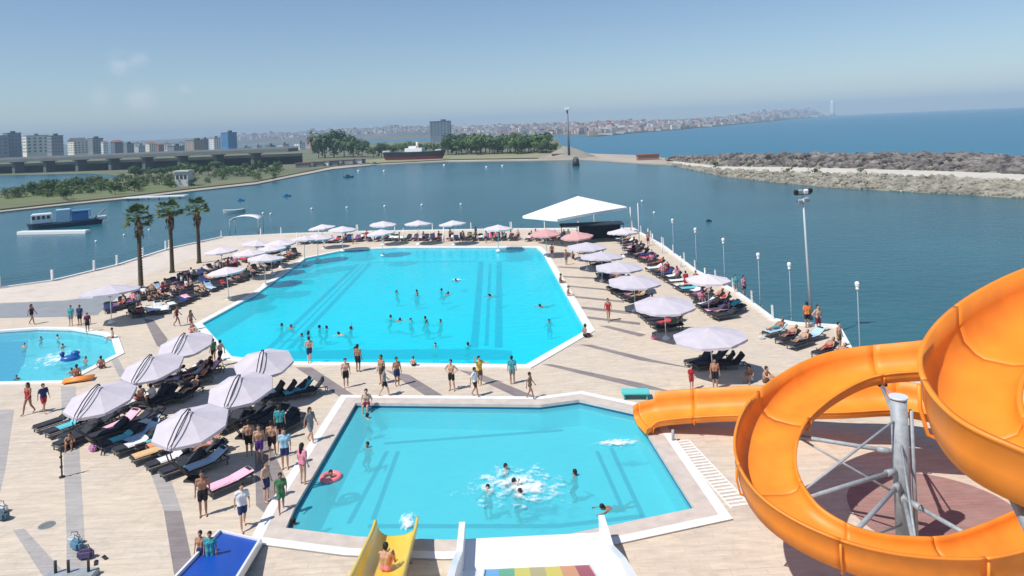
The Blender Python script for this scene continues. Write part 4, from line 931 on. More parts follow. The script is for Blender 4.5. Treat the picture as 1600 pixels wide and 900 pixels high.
# ----- people on foot between and around the pools: (px, py feet, pose, facing degrees, top, bottom, garment, scale, long, place)
PL = [
 (484, 567, 'walk', 200, None, 'navy', 'shorts', 1.0, 0, 'on the near edge of the big pool'),
 (541, 606, 'stand', 20, None, 'black', 'shorts', 1.0, 0, 'right of the dark paving band'),
 (560, 581, 'stand', 160, None, 'black', 'shorts', 1.0, 0, 'on the big pool edge near the centre left'),
 (597, 600, 'stand', -30, None, 'brown', 'shorts', 1.0, 0, 'behind another between the two pools'),
 (601, 620, 'walk', 110, 'grey', 'black', 'shorts', 1.0, 1, 'just above the front pool'),
 (621, 603, 'stand', 30, None, 'navy', 'shorts', .98, 0, 'between the two pools, left of the second paving band'),
 (706, 610, 'hips', -20, None, 'black', 'shorts', 1.02, 0, 'alone between the two pools'),
 (743, 620, 'walk', 60, 'white', 'black', 'shorts', .95, 0, 'at the front pool coping'),
 (750, 602, 'reach', 40, 'yellow', 'brown', 'shorts', .98, 0, 'between the two pools'),
 (801, 600, 'stand', 180, 'teal', 'grey', 'shorts', .95, 0, 'by the near right corner of the big pool'),
 (829, 624, 'walk', 70, None, 'brown', 'briefs', .86, 0, 'on the coping bend of the front pool'),
 (951, 502, 'walk', 0, None, 'red', 'swimsuit', 1.0, 1, 'on the right deck beside the parasol row'),
 (863, 404, 'stand', 0, None, 'maroon', 'shorts', .95, 0, 'at the far right pool corner'),
 (885, 414, 'stand', 40, None, 'grey', 'shorts', .95, 0, 'at the far right pool corner'),
 (1081, 609, 'stand', 20, 'red', 'red', 'shorts', .78, 0, 'behind the straight orange chute'),
 (1118, 608, 'stand', 0, None, 'black', 'shorts', .98, 0, 'behind the straight orange chute'),
 (1279, 520, 'hips', 20, None, 'maroon', 'shorts', 1.1, 0, 'beside the floodlight mast'),
 (1262, 512, 'stand', 180, 'orange', 'black', 'shorts', 1.05, 0, 'behind the floodlight mast'),
 (1312, 546, 'stand', 30, None, 'brown', 'shorts', 1.0, 0, 'at the quay edge near the orange slide'),
 (1163, 463, 'stand', 30, 'pink', 'black', 'shorts', 1.0, 0, 'at the right quay edge'),
 (1150, 459, 'stand', 0, 'teal', 'grey', 'shorts', .9, 0, 'at the right quay edge'),
 (1088, 452, 'stand', 0, None, 'brown', 'shorts', .95, 0, 'under the small quay parasol'),
 (45, 647, 'walk', -15, None, 'red', 'swimsuit', 1.02, 1, 'on the deck below the left pool'),
 (69, 645, 'walk', 60, 'navy', 'red', 'shorts', .95, 0, 'left of the dark loungers'),
 (50, 507, 'walk', 90, None, 'black', 'swimsuit', 1.0, 1, 'above the left pool'),
 (111, 509, 'stand', 0, 'teal', 'grey', 'shorts', .98, 0, 'above the left pool'),
 (125, 509, 'stand', 0, 'navy', 'black', 'shorts', 1.0, 0, 'above the left pool'),
 (137, 519, 'stand', 30, 'maroon', 'black', 'shorts', .9, 0, 'above the left pool'),
 (277, 510, 'walk', 100, None, 'maroon', 'swimsuit', 1.0, 1, 'left of the big pool'),
 (299, 517, 'walk', 80, None, 'red', 'briefs', .95, 1, 'left of the big pool'),
 (345, 572, 'walk', 250, None, 'black', 'shorts', 1.0, 0, 'at the near left corner of the big pool'),
 (334, 566, 'stand', 240, 'green', 'black', 'shorts', .92, 0, 'at the near left corner of the big pool'),
 (390, 713, 'stand', 200, None, 'black', 'shorts', 1.0, 0, 'in the group by the dark loungers'),
 (406, 722, 'stand', 20, None, 'purple', 'shorts', 1.0, 0, 'in the group by the dark loungers'),
 (426, 716, 'walk', 190, None, 'black', 'shorts', 1.02, 0, 'in the group by the dark loungers'),
 (446, 732, 'stand', 10, 'pale blue', 'navy', 'shorts', 1.05, 0, 'in the group by the dark loungers'),
 (438, 688, 'stand', 190, 'teal', 'black', 'shorts', 1.0, 0, 'in the dark loungers'),
 (474, 758, 'stand', 150, 'pink', 'red', 'briefs', 1.04, 1, 'at the left rim of the front pool'),
 (486, 692, 'walk', 60, 'grey', 'grey', 'shorts', 1.0, 1, 'left of the front pool'),
 (318, 806, 'stand', 20, None, 'black', 'shorts', 1.04, 0, 'left of the pink towel'),
 (380, 826, 'walk', 30, 'white', 'navy', 'shorts', 1.0, 0, 'below the pink towel'),
 (417, 784, 'stand', 70, None, 'navy', 'shorts', .98, 0, 'on the dark band left of the front pool'),
 (440, 800, 'walk', 20, 'green', 'green', 'shorts', .9, 1, 'on the coping of the front pool'),
 (315, 890, 'stand', 0, None, 'navy', 'shorts', .78, 0, 'at the foot of the blue ramp'),
 (110, 700, 'squat', 20, None, 'black', 'shorts', .9, 0, 'at the left end of the dark loungers'),
 (868, 380, 'stand', 0, 'red', 'red', 'shorts', .95, 0, 'under the big white canopy'), (842, 381, 'stand', 0, None, 'navy', 'shorts', .95, 0, 'under the big white canopy'),
 (1013, 384, 'stand', 0, None, 'maroon', 'shorts', .95, 0, 'beside the outer right loungers'), (1036, 436, 'stand', 0, 'pink', 'grey', 'shorts', .9, 0, 'beside the outer right loungers'),
]
for px, py, pose, deg, top, bot, gar, sc, lg, place in PL:
    person(P(px, py, 0), pose, R(deg), place, top, bot, gar, sc, None, bool(lg))
# sitting on coping
for px, py, deg, bot, gar, sc, place in ((573, 634, 0, 'maroon', 'shorts', 1.05, 'on the far rim of the front pool'), (646, 572, 170, 'black', 'shorts', .7, 'on the near rim of the big pool'),
        (914, 526, 110, 'black', 'shorts', 1, 'on the right corner rim of the big pool'), (876, 442, 70, 'brown', 'shorts', 1, 'on the right rim of the big pool'), (888, 462, 70, 'pink', 'briefs', 1, 'on the right rim of the big pool'),
        (176, 528, -60, 'red', 'briefs', .9, 'at the corner rim of the left pool'), (120, 590, 200, 'purple', 'briefs', .95, 'on the near rim of the left pool'), (158, 575, 200, 'maroon', 'briefs', .9, 'on the near rim of the left pool')):
    person(P(px, py, .05), 'sit', R(deg), place, None, bot, gar, sc)
for px, py, deg, top, bot, sc, place in ((1172, 596, -40, None, 'pale blue', 1.05, 'on the deck behind the straight orange chute'), (1197, 598, 40, None, 'brown', 1.05, 'on the deck behind the straight orange chute'), (300, 520, 60, None, 'pink', 1, 'left of the big pool corner'), (895, 404, 0, None, 'navy', .9, 'by the first right loungers')):
    person(P(px, py, 0), 'squat', R(deg), place, top, bot, 'shorts', sc)
o = person(P(330, 893, 0), 'stand', R(10), 'at the foot of the blue ramp', 'teal', 'teal', 'shorts', .8)

# ----- bathers
def bather(px, py, depth, pose, place, rz=None, top=None, sc=1.0, bot='navy', long=False, verb='bathing'):
    z = 0
    q = P(px, py, z); rz = random.uniform(0, 6.28) if rz is None else rz
    person(Vector((q.x, q.y, -depth if pose != 'swim' else (-.14 if depth != 1.345 or py < 600 else -.22))), pose, rz, place, top, bot, 'shorts', sc, None, long, verb, 'bathers')
for px, py, pose, place in ((440, 508, 'wade', 'among the left lane marks of the big pool'), (456, 511, 'swim', 'among the left lane marks of the big pool'), (471, 524, 'wade', 'near the left of the big pool, close to camera'), (482, 520, 'wade', 'near the left of the big pool, close to camera'), (499, 511, 'wade', 'in the near left half of the big pool'), (510, 512, 'wade', 'in the near left half of the big pool'),
        (536, 521, 'swim', 'in the near left half of the big pool'), (548, 513, 'splash', 'in the near left half of the big pool'), (555, 545, 'wade', 'close to the near edge of the big pool'), (620, 456, 'wade', 'in the far middle of the big pool'), (651, 455, 'wade', 'in the far middle of the big pool'), (652, 460, 'wade', 'in the far middle of the big pool'), (690, 453, 'wade', 'in the far middle of the big pool'), (697, 459, 'swim', 'in the far middle of the big pool'),
        (714, 436, 'swim', 'furthest out in the middle of the big pool'), (610, 495, 'wade', 'in the centre of the big pool'), (620, 498, 'swim', 'in the centre of the big pool'), (642, 500, 'wade', 'in the centre of the big pool'), (664, 497, 'wade', 'in the centre of the big pool'), (667, 503, 'wade', 'in the centre of the big pool'), (688, 502, 'wade', 'in the centre of the big pool'), (680, 539, 'wade', 'near the close edge, left of the right lanes'), (731, 538, 'wade', 'at the near end of the right lane marks'), (858, 502, 'wade', 'in the right end of the big pool'), (849, 476, 'swim', 'in the right end of the big pool'), (594, 560, 'wade', 'close to the near edge of the big pool'), (770, 460, 'swim', 'on the right lane marks of the big pool')):
    bather(px, py, 1.345, pose, place, bot=random.choice(['navy', 'black', 'red']), long=random.random() < .3)
for px, py, pose, place in ((574, 693, 'wade', 'in the upper left of the front pool'), (762, 760, 'wade', 'in the splashing group of the front pool'), (790, 727, 'wade', 'in the splashing group of the front pool'), (803, 750, 'splash', 'in the splashing group of the front pool'), (812, 766, 'wade', 'in the splashing group of the front pool'), (898, 736, 'wade', 'alone right of the splashing group'), (953, 785, 'swim', 'near the lower right corner of the front pool'), (458, 812, 'wade', 'at the lower left corner of the front pool'), (574, 648, 'wade', 'under the far rim of the front pool')):
    bather(px, py, 1.345, pose, place, bot=random.choice(['navy', 'black', 'red']), sc=.95)
for px, py, pose, place in ((38, 540, 'wade', 'in the left pool'), (64, 528, 'wade', 'in the left pool'), (90, 527, 'wade', 'in the left pool'), (98, 541, 'wade', 'in the left pool'), (26, 590, 'wade', 'in the left pool'), (134, 562, 'wade', 'in the left pool'), (155, 566, 'wade', 'in the left pool'), (112, 580, 'wade', 'in the left pool')):
    bather(px, py, .84, pose, place, bot=random.choice(['navy', 'black', 'red', 'purple']), sc=.62+random.random()*.1)
# swimmer in a pink ring, blue float, orange mat
q = P(517, 747, -.2); t = thing('swim_ring', 'pink inflatable swim ring in the left of the front pool', 'swim ring', q)
m = MB(); g = []
for i in range(24):
    a = i*math.tau/24; c = V(.38*math.cos(a), .38*math.sin(a), .04); g.append([m.bm.verts.new(c+V(math.cos(a)*math.cos(b), math.sin(a)*math.cos(b), math.sin(b))*.12) for b in [k*math.tau/10 for k in range(10)]])
for i in range(24):
    for k in range(10): m.bm.faces.new((g[i][k], g[(i+1) % 24][k], g[(i+1) % 24][(k+1) % 10], g[i][(k+1) % 10]))
m.obj('ring', mat('pink_vinyl', (.85, .22, .25), .3, coat=.3), t, smooth=True)
person(Vector((q.x, q.y, -1.345)), 'wade', R(20), 'inside the pink swim ring', None, 'red', 'shorts', 1.0, 1, True, 'bathing', 'bathers')
q = P(110, 562, -.12); t = thing('inflatable_float', 'dark blue inflatable float in the left pool', 'float', q, .4)
MB().ball((0, 0, .1), .55, 2, sc=(1.2, .8, .45)).ball((.3, .1, .38), .3, 2, sc=(1, .8, .7)).obj('body', mat('blue_vinyl', (.02, .12, .4), .3, coat=.3), t); MB().ball((-.5, .1, .45), .17, 2).tube([(-.45, .1, .1), (-.5, .1, .4)], .1, 8).obj('head', mat('navy_vinyl', (.02, .06, .25), .3), t)
q = P(123, 594, .07); t = thing('air_mattress', 'orange air mattress on the near rim of the left pool', 'air mattress', q, R(20)); m = MB()
for k in range(6): m.tube([(-.85, (k-2.5)*.13, .08), (.85, (k-2.5)*.13, .08)], .075, 8)
m.obj('tubes', mat('orange_vinyl', (.85, .30, .06), .4), t)

# ----- rows of loungers
def on_lounger(p, rz, place, k, prob_p, prob_t):
    r = random.random()
    if r < prob_p:
        person(p+Vector((0, 0, 0)) if k != 9 else p, 'lie', rz, 'on a lounger '+place, None if random.random() < .75 else random.choice(['white', 'grey', 'pink']), random.choice(['navy', 'red', 'black', 'maroon', 'pale blue', 'purple', 'pink', 'green']), random.choice(['shorts', 'swimsuit', 'briefs']), 1.0, None, random.random() < .4)
    elif r < prob_p+.12:
        q = p+Matrix.Rotation(rz, 3, 'Z') @ Vector((0, -.3, .42))
        person(q, 'sit', rz+R(random.choice([80, -80])), 'on a lounger edge '+place, random.choice([None, None, 'white', 'navy', 'pink']), random.choice(['navy', 'red', 'black', 'brown']), 'shorts', 1.0)
    elif r < prob_p+.12+prob_t: towel(p, rz, random.choice(['white', 'white', 'white', 'pale blue', 'navy', 'purple', 'pink', 'red', 'turquoise', 'navy']), place, full=random.random() < .5, k=k)
def row(a, b, n, deg, place, group, pp=.3, pt=.35, jit=13, off=0.0, drop=0.0):
    A, B = P(*a), P(*b)
    for i in range(n):
        if random.random() < drop: continue
        p = A.lerp(B, (i+.5)/n)+Vector((random.uniform(-.12, .12), random.uniform(-.2, .2), 0)); rz = R(deg+random.uniform(-jit, jit))
        k = lounger(p, rz, place, group)
        on_lounger(p, rz, place, k, pp, pt)
G1 = 'loungers left of the big pool'; G2 = 'inner loungers of the right row'; G3 = 'outer loungers of the right row'; G4 = 'loungers at the far end'; G5 = 'loungers of the near left group'
row((166, 488), (215, 474), 5, 40, 'left of the first palm, back row', G1)
row((215, 470), (262, 452), 6, 42, 'between first and second palm, back row', G1)
row((262, 450), (310, 432), 6, 44, 'between second and third palm, back row', G1)
row((312, 432), (372, 413), 8, 44, 'right of the third palm, back row', G1)
row((376, 411), (450, 388), 11, 40, 'in the crowded far left corner, back row', G1, .35)
row((205, 494), (262, 488), 5, 35, 'left end of the front row by the palms', G1)
row((262, 484), (322, 458), 7, 45, 'middle of the front row by the palms', G1)
row((326, 456), (388, 434), 7, 45, 'right part of the front row by the palms', G1)
row((390, 432), (466, 398), 10, 42, 'in the crowded far left corner, front row', G1, .35)
row((240, 472), (300, 451), 7, 42, 'middle line between the two palm rows', G1, .4, drop=.2)
row((312, 446), (372, 426), 7, 42, 'middle line right of the third palm', G1, .4, drop=.2)
row((466, 381), (580, 376), 12, 5, 'at the far end, left stretch', G4, .35)
row((588, 376), (690, 375), 11, 0, 'at the far end, middle stretch', G4, .35)
row((700, 375), (812, 375), 12, -4, 'at the far end, right stretch', G4, .4)
row((820, 376), (960, 372), 11, -10, 'under the big white canopy', G4, .45)
for (x, y), (x2, y2), n, pl in (((905, 390), (935, 405), 4, 'by the furthest right row parasol'), ((925, 407), (955, 428), 5, 'by the second furthest right row parasol'), ((942, 430), (975, 448), 5, 'by the third right row parasol'), ((962, 452), (1000, 474), 6, 'by the middle right row parasol'), ((1008, 487), (1048, 521), 6, 'by the second nearest right row parasol')):
    row((x, y), (x2, y2), n, -78, 'of the inner line '+pl, G2, .3)
for (x, y), (x2, y2), n, pl in (((968, 375), (1000, 396), 6, 'near the thin tall pole'), ((1000, 398), (1030, 420), 6, 'behind the third parasol'), ((1022, 422), (1062, 446), 7, 'behind the middle parasol'), ((1062, 448), (1104, 470), 6, 'left of the quay parasol'), ((1096, 474), (1140, 502), 6, 'behind the nearest parasol')):
    row((x, y), (x2, y2), n, -70, 'of the outer line '+pl, G3, .35)
row((982, 389), (1012, 412), 4, -70, 'of the second outer line, far part', G3, .4)
row((1110, 470), (1152, 492), 5, -70, 'of the second outer line, near part', G3, .3)
row((1020, 480), (1052, 505), 4, -78, 'behind the inner line, near part', G2, .3)
row((215, 690), (330, 714), 6, -42, 'in the second line of the near left group', G5, .15, .3)
row((345, 648), (366, 672), 3, -35, 'between the two middle near parasols', G5, .0, .2)
rp = random.Random(11)
for (a, b), (c2_, d2_), n_, pl in (((470, 380), (690, 378), 12, 'behind the far loungers, left half'), ((700, 378), (900, 376), 12, 'behind the far loungers, right half'), ((985, 392), (1100, 470), 7, 'among the outer right loungers'), ((925, 408), (1000, 480), 5, 'among the inner right loungers'), ((215, 482), (310, 440), 6, 'among the loungers by the palms'), ((330, 432), (450, 396), 8, 'in the crowded far left corner')):
    for i in range(n_):
        t_ = (i+rp.random())/n_; q = P(a+(c2_-a)*t_, b+(d2_-b)*t_+rp.uniform(-3, 3))
        person(q, rp.choice(['stand', 'stand', 'walk', 'squat', 'hips']), rp.uniform(0, 6.28), pl, rp.choice([None, None, 'white', 'navy', 'pink', 'grey', 'red']), rp.choice(['black', 'navy', 'red', 'grey', 'maroon']), 'shorts', rp.uniform(.8, 1.02), None, rp.random() < .4)
# near-left group: explicit (px, py, deg, towel, place)
NL = [(86, 668, -35, None), (104, 676, -35, 'turquoise'), (126, 684, -38, None), (152, 672, -40, None), (170, 684, -40, None), (188, 696, -40, 'turquoise'), (212, 704, -42, 'white'), (240, 716, -45, 'tan'), (264, 728, -45, 'white'), (286, 738, -45, None),
      (118, 694, -30, None), (322, 734, -42, 'pale blue'), (358, 764, -42, 'pink'), (310, 720, -44, None), (140, 662, -30, None), (166, 664, -35, None)]
for i, (x, y, d, tw) in enumerate(NL):
    p = P(x, y); k = lounger(p, R(d), 'in the front line of the near left group', G5, 0 if tw in ('pink', 'tan') else 1)
    if tw: towel(p, R(d), tw, 'in the front line of the near left group', full=tw in ('pink', 'tan', 'pale blue'), k=0 if tw in ('pink', 'tan') else 1)
for a, b, n, d, pl, pp in (((185, 640), (300, 622), 7, -25, 'in the middle line of the near left group', .15), ((245, 598), (318, 600), 5, -65, 'behind the middle line, near left group', .2), ((405, 626), (490, 618), 6, -60, 'right of the middle parasol of the near left group', .0), ((366, 668), (418, 652), 4, -30, 'between the parasols and the standing group', .0), ((425, 660), (455, 676), 3, -30, 'behind the standing group', .1), ((185, 672), (240, 668), 4, -30, 'behind the front line, near left group', .3), ((290, 590), (335, 583), 4, -50, 'by the near left corner of the big pool', .2)):
    row(a, b, n, d, pl, G5, pp, .18)
o = towel(P(262, 700), R(-45), 'orange', 'beside the tan towel', k=0)
# right-hand small groups
for x, y, d, tw, bot in ((1211, 524, -60, 'pale blue', 'teal'), (1232, 535, -60, None, 'maroon'), (1250, 543, -58, None, 'grey'), (1270, 532, -60, 'pale blue', None)):
    p = P(x, y); k = lounger(p, R(d), 'in the group of four left of the floodlight mast', 'loungers by the floodlight mast', 1)
    if tw: towel(p, R(d), tw, 'left of the floodlight mast', k=1)
    if bot: person(p, 'lie', R(d), 'on a lounger left of the floodlight mast', None, bot, 'shorts')
for x, y, d, bot in ((1290, 556, -60, 'red'), (1308, 566, -60, 'maroon')):
    p = P(x, y); lounger(p, R(d), 'half hidden behind the orange ring', 'loungers by the floodlight mast', 1); person(p, 'lie', R(d), 'on a lounger behind the orange ring', None, bot, 'shorts')
for x, y, d in ((1094, 571, -70), (1110, 576, -80), (1128, 573, -100), (1142, 576, -90), (1118, 566, -85)):
    lounger(P(x, y), R(d), 'in the dark cluster near the straight orange chute', 'loungers by the chute', 2)

# ---------------------------------------------------------------- orange spiral slide
def catmull(pts, n=10):
    out = []; P_ = [pts[0]]+pts+[pts[-1]]
    for i in range(1, len(P_)-2):
        a, b, c, d = P_[i-1], P_[i], P_[i+1], P_[i+2]
        for k in range(n):
            t = k/n; out.append(.5*((2*b)+(c-a)*t+(2*a-5*b+4*c-d)*t*t+(3*b-a-3*c+d)*t**3))
    out.append(pts[-1]); return out
WD = lambda t: .70+.22*min(1, max(0, (t-.30)/.15))
def prof(oh, ih, w):
    return [(-w-.07, oh-.03), (-w-.07, oh+.02), (-w+.02, oh+.02), (-w+.02, oh*.6), (-w+.10, oh*.28), (-w+.30, .07), (-w*.35, .0), (w*.35, .0), (w-.28, .05), (w-.10, ih*.35), (w-.02, ih*.75), (w-.02, ih+.02), (w+.07, ih+.02), (w+.07, ih-.03),
            (w+.03, ih-.06), (w+.03, ih*.6), (w-.08, .0), (w-.3, -.05), (-w+.3, -.05), (-w+.06, .06), (-w-.03, oh*.5), (-w-.03, oh-.06)]
def sweep(path, oh, ih, w, name, mt, parent, a0, a1, smooth=True):
    m = MB(); prev = None; first = None; n = len(path)
    for i in range(a0, a1+1):
        p = path[i]; d = path[min(n-1, i+1)]-path[max(0, i-1)]; d.z = 0; d.normalize(); s = Vector((-d.y, d.x, 0))   # left of the flow = inner side
        OH = oh(i/(n-1)) if callable(oh) else oh; IH = ih(i/(n-1)) if callable(ih) else ih
        ww = w(i/(n-1)) if callable(w) else w
        ring = [m.bm.verts.new(p+s*x+Vector((0, 0, z))) for x, z in prof(OH, IH, ww)]
        if prev:
            for k in range(len(ring)): m.bm.faces.new((prev[k], prev[(k+1) % len(ring)], ring[(k+1) % len(ring)], ring[k]))
        else: first = ring
        prev = ring
    m.bm.faces.new(first); m.bm.faces.new(prev[::-1])
    return m.obj(name, mt, parent, smooth=smooth)
cb = P(1414, 858, 0)
slide = thing('spiral_slide', 'huge orange spiral water slide on grey steel columns', 'water slide', (cb.x, cb.y, 0))
off = Vector((cb.x, cb.y, 0))
upper = [P(1900, 440, 10.9), P(1780, 462, 10.7), P(1656, 502, 10.4), P(1560, 566, 10.0), P(1516, 645, 9.6), P(1552, 728, 9.25), P(1650, 790, 8.95), Vector((9.6, 9.4, 8.6))]
conn = [Vector((13.0, 8.2, 8.1)), Vector((17.0, 9.8, 7.4)), Vector((20.2, 14.5, 6.6)), Vector((21.0, 21, 5.7)), Vector((19.4, 26.6, 5.0))]
ring = [P(1440, 583, 4.6), P(1318, 600, 4.1), P(1225, 660, 3.6), P(1196, 735, 3.2), P(1228, 810, 2.85), P(1320, 868, 2.5), P(1440, 893, 2.2), P(1560, 880, 2.0)]
low = [Vector((17.6, 22.5, 1.9)), Vector((18.9, 26.0, 1.8)), Vector((18.4, 29.8, 1.65)), P(1400, 640, 1.6), P(1300, 643, 1.35), P(1180, 646, 1.0), P(1085, 650, .65), P(1025, 656, .40), P(1000, 668, .10)]
ctrl = [v-off for v in upper+conn+ring+low]
path = catmull(ctrl, 12); N = len(path)-1
cut = (len(upper)+len(conn)+len(ring)+2)*12
OH = lambda t: .95 if t < .965 else .62
IH = lambda t: .42 if t < .80 else .34
seg_n = 18; i = 0
while i < N:
    j_ = min(N, i+seg_n)
    ch = sweep(path, OH, IH, WD, 'chute', M['orange'], slide, i, j_)
    if j_ < N:                                           # bolted joint flange between two pieces
        p = path[j_]; d = path[j_+1]-path[j_-1]; d.z = 0; d.normalize(); s = Vector((-d.y, d.x, 0)); t_ = j_/N; w_ = WD(t_)
        m = MB()
        outer = [(-w_-.11, OH(t_)-.08), (-w_-.11, OH(t_)*.5), (-w_-.01, .02), (-w_+.28, -.10), (w_-.28, -.10), (w_-.02, -.04), (w_+.10, IH(t_)*.6), (w_+.10, IH(t_)-.1)]
        m.tube([p+s*x+Vector((0, 0, z)) for x, z in outer], .035, 6); m.obj('joint_flange', M['orange'], ch)
    i = j_
# main column with its arms
colh = 5.2
m = MB(); m.tube([(0, 0, 0), (0, 0, colh)], .27, 20); colo = m.obj('column', M['steel'], slide)
MB().tube([(0, 0, colh-.02), (0, 0, colh+.05)], [.30, .30], 20).obj('column_cap', mat('pale_steel', (.62, .66, .68), .5), colo)
MB().tube([(.36, -.1, 0), (.36, -.1, colh-.4)], .07, 8).obj('drain_pipe', M['steel'], slide)
MB().tube([(0, 0, .012), (0, 0, .06)], .6, 20).obj('base_plate', M['steel'], colo)
r0 = (len(upper)+len(conn))*12
for k, (i, hz_) in enumerate(((r0+6, 4.0), (r0+26, 3.6), (r0+44, 3.1), (r0+58, 2.7), (r0+72, 2.3), (r0+86, 1.9))):
    q = path[i]; inn = Vector((-q.x, -q.y, 0)).normalized(); q2 = q+inn*.55-Vector((0, 0, .12))
    s = Vector((q2.x, q2.y, 0)).normalized()*.28
    MB().tube([s+Vector((0, 0, q2.z-.1)), q2+Vector((0, 0, -.02))], .075, 8).tube([s*1.25+Vector((0, 0, q2.z-.1)), s*2.6+Vector((0, 0, q2.z-.08))], .11, 8).obj('support_arm', M['steel'], slide)
    MB().tube([s+Vector((0, 0, min(colh-.2, q2.z+1.6) if k % 2 == 0 else q2.z-1.5)), q2], .04, 6).obj('brace', M['steel'], slide)
    MB().box(q2+Vector((0, 0, .02)), (.35, .35, .12), bev=.02).obj('bracket', M['dark'], slide)
m = MB(); q = P(1052, 690, 0)-off; m.tube([(q.x, q.y, 0), (q.x, q.y, .55)], .07, 8); m.obj('strut', M['steel'], slide)
# second column at the right edge
c2 = Vector((7.05, 9.5, 0))-off
MB().tube([c2, c2+Vector((0, 0, 9.0))], .30, 20).obj('column', M['steel'], slide); q = path[5*12+6]; MB().tube([c2+Vector((0, 0, 8.6)), q+Vector((0, 0, -.2))], .11, 8).obj('support_arm', M['steel'], slide)
c3 = Vector((15.2, 15.5, 0))-off; MB().tube([c3, c3+Vector((0, 0, 9.6))], .30, 16).obj('column', M['steel'], slide)
# drainage grate right of the front pool
t = thing('drain_grate', 'white ladder-like drain grate right of the front pool', 'grate', P(1064, 690, 0), 0)
a = P(1064, 690, 0); b = P(1158, 792, 0); d = (b-a); L = d.length; d.normalize(); s = Vector((-d.y, d.x, 0)); m = MB(); k = 0
rot = Matrix.Rotation(math.atan2(d.y, d.x), 3, 'Z')
while k < L: m.box(d*k+Vector((0, 0, .02)), (.12, .75, .03), rot=rot); k += .26
m.obj('slats', M['coping'], t); MB().box(d*L/2+s*.4+Vector((0, 0, .015)), (L, .05, .03), rot=rot).box(d*L/2-s*.4+Vector((0, 0, .015)), (L, .05, .03), rot=rot).obj('frame', M['coping'], t)
t = thing('bench', 'turquoise flat bench at the right corner of the front pool', 'bench', P(993, 622, 0), R(-6))
MB().box((0, 0, .36), (1.5, .75, .1), bev=.03).obj('seat', mat('turquoise_plastic', (.12, .58, .55), .5), t)
for x in (-.6, .6): MB().box((x, 0, .155), (.08, .6, .31)).obj('leg', mat('turquoise_leg', (.1, .45, .45), .5), t)

# ---------------------------------------------------------------- straight slides at the bottom
def ramp_pts(px_pts, hs): return [P(x, y, z) for (x, y), z in zip(px_pts, hs)]
yel = mat('yellow_fibreglass', (.82, .56, .05), .35, var=.05, scale=1, coat=.2)
t0 = P(618, 850, .5)
ys = thing('yellow_slide', 'yellow open water slide ending at the front pool', 'water slide', (t0.x, t0.y, 0)); off2 = Vector((t0.x, t0.y, 0))
yp = [P(480, 1260, 7.0)-off2, P(560, 1010, 3.2)-off2, P(592, 925, 1.6)-off2, P(608, 878, .75)-off2, P(616, 855, .42)-off2, P(621, 836, .32)-off2]
yp = catmull(yp, 8)
sweep(yp, .6, .6, .74, 'chute', yel, ys, 0, len(yp)-1)
for i in (18, 30):
    q = yp[i]
    for s in (-.6, .6): MB().tube([(q.x+s, q.y, 0), (q.x+s, q.y, q.z-.02)], .05, 8).obj('strut', M['steel'], ys)
q = P(606, 893, 0); qq = min(yp, key=lambda v: abs(proj(v+off2)[1]-893)); w = qq+off2
o = person(Vector((w.x, w.y, w.z+.03)), 'squat', R(165), 'riding down the yellow slide', None, 'pink', 'shorts', .95, 0, False, 'sitting')
# white multi-lane slide with rainbow lanes
Lb, Rb = P(728, 842, .35), P(936, 832, .35); Lf, Rf = P(716, 915, 1.7), P(968, 905, 1.7)
LT, RT_ = Lf+(Lf-Lb)*2.2, Rf+(Rf-Rb)*2.2; LT.z = RT_.z = 5.4
mid = (Lb+Rb)/2; off3 = Vector((mid.x, mid.y, 0))
rs = thing('rainbow_slide', 'wide white multi-lane slide with rainbow coloured lanes', 'water slide', off3)
rows = [(Lb-off3, Rb-off3), (Lb.lerp(Lf, .45)-off3-Vector((0, 0, .42)), Rb.lerp(Rf, .45)-off3-Vector((0, 0, .42))), (Lf-off3, Rf-off3), (LT-off3, RT_-off3)]
def strip(u0, u1, r0_, r1_, dz, th, name, mt, parent):
    m = MB(); g = []
    for a, b in rows[r0_:r1_+1]:
        p, q = a.lerp(b, u0), a.lerp(b, u1); g.append([m.bm.verts.new(p+Vector((0, 0, dz))), m.bm.verts.new(q+Vector((0, 0, dz))), m.bm.verts.new(q+Vector((0, 0, dz-th))), m.bm.verts.new(p+Vector((0, 0, dz-th)))])
    for a, b in zip(g, g[1:]):
        for k in range(4): m.bm.faces.new((a[k], a[(k+1) % 4], b[(k+1) % 4], b[k]))
    m.bm.faces.new(g[0]); m.bm.faces.new(g[-1][::-1]); return m.obj(name, mt, parent)
wg = mat('white_gelcoat', (.86, .86, .86), .35, coat=.2)
strip(.0, 1, 0, 3, 0, .12, 'slide_bed', wg, rs)
strip(-.045, .0, 0, 3, .62, .85, 'side_wall', wg, rs); strip(1.0, 1.045, 0, 3, .62, .85, 'side_wall', wg, rs)
cols = [(.12, .42, .75), (.10, .42, .22), (.72, .62, .08), (.50, .42, .16), (.75, .60, .06), (.72, .30, .12), (.38, .03, .06)]
k0 = rows[1][0].lerp(rows[2][0], .1), rows[1][1].lerp(rows[2][1], .1)
rows2 = rows; rows = [(rows2[1][0].lerp(rows2[2][0], .02), rows2[1][1].lerp(rows2[2][1], .02)), rows2[2], rows2[3]]
for i, c in enumerate(cols):
    strip(.145+i*.104, .145+(i+1)*.104, 0, 2, .006, .02, 'lane', mat('lane_colour', c, .4), rs)
for i in range(8): strip(.145+i*.104-.006, .145+i*.104+.006, 0, 2, .07, .09, 'lane_divider', wg, rs) if i in (0, 7) else None
rows = rows2
for u in (.1, .5, .9):
    q = rows[2][0].lerp(rows[2][1], u); MB().tube([(q.x, q.y, 0), (q.x, q.y, q.z-.13)], .07, 8).obj('strut', M['steel'], rs)
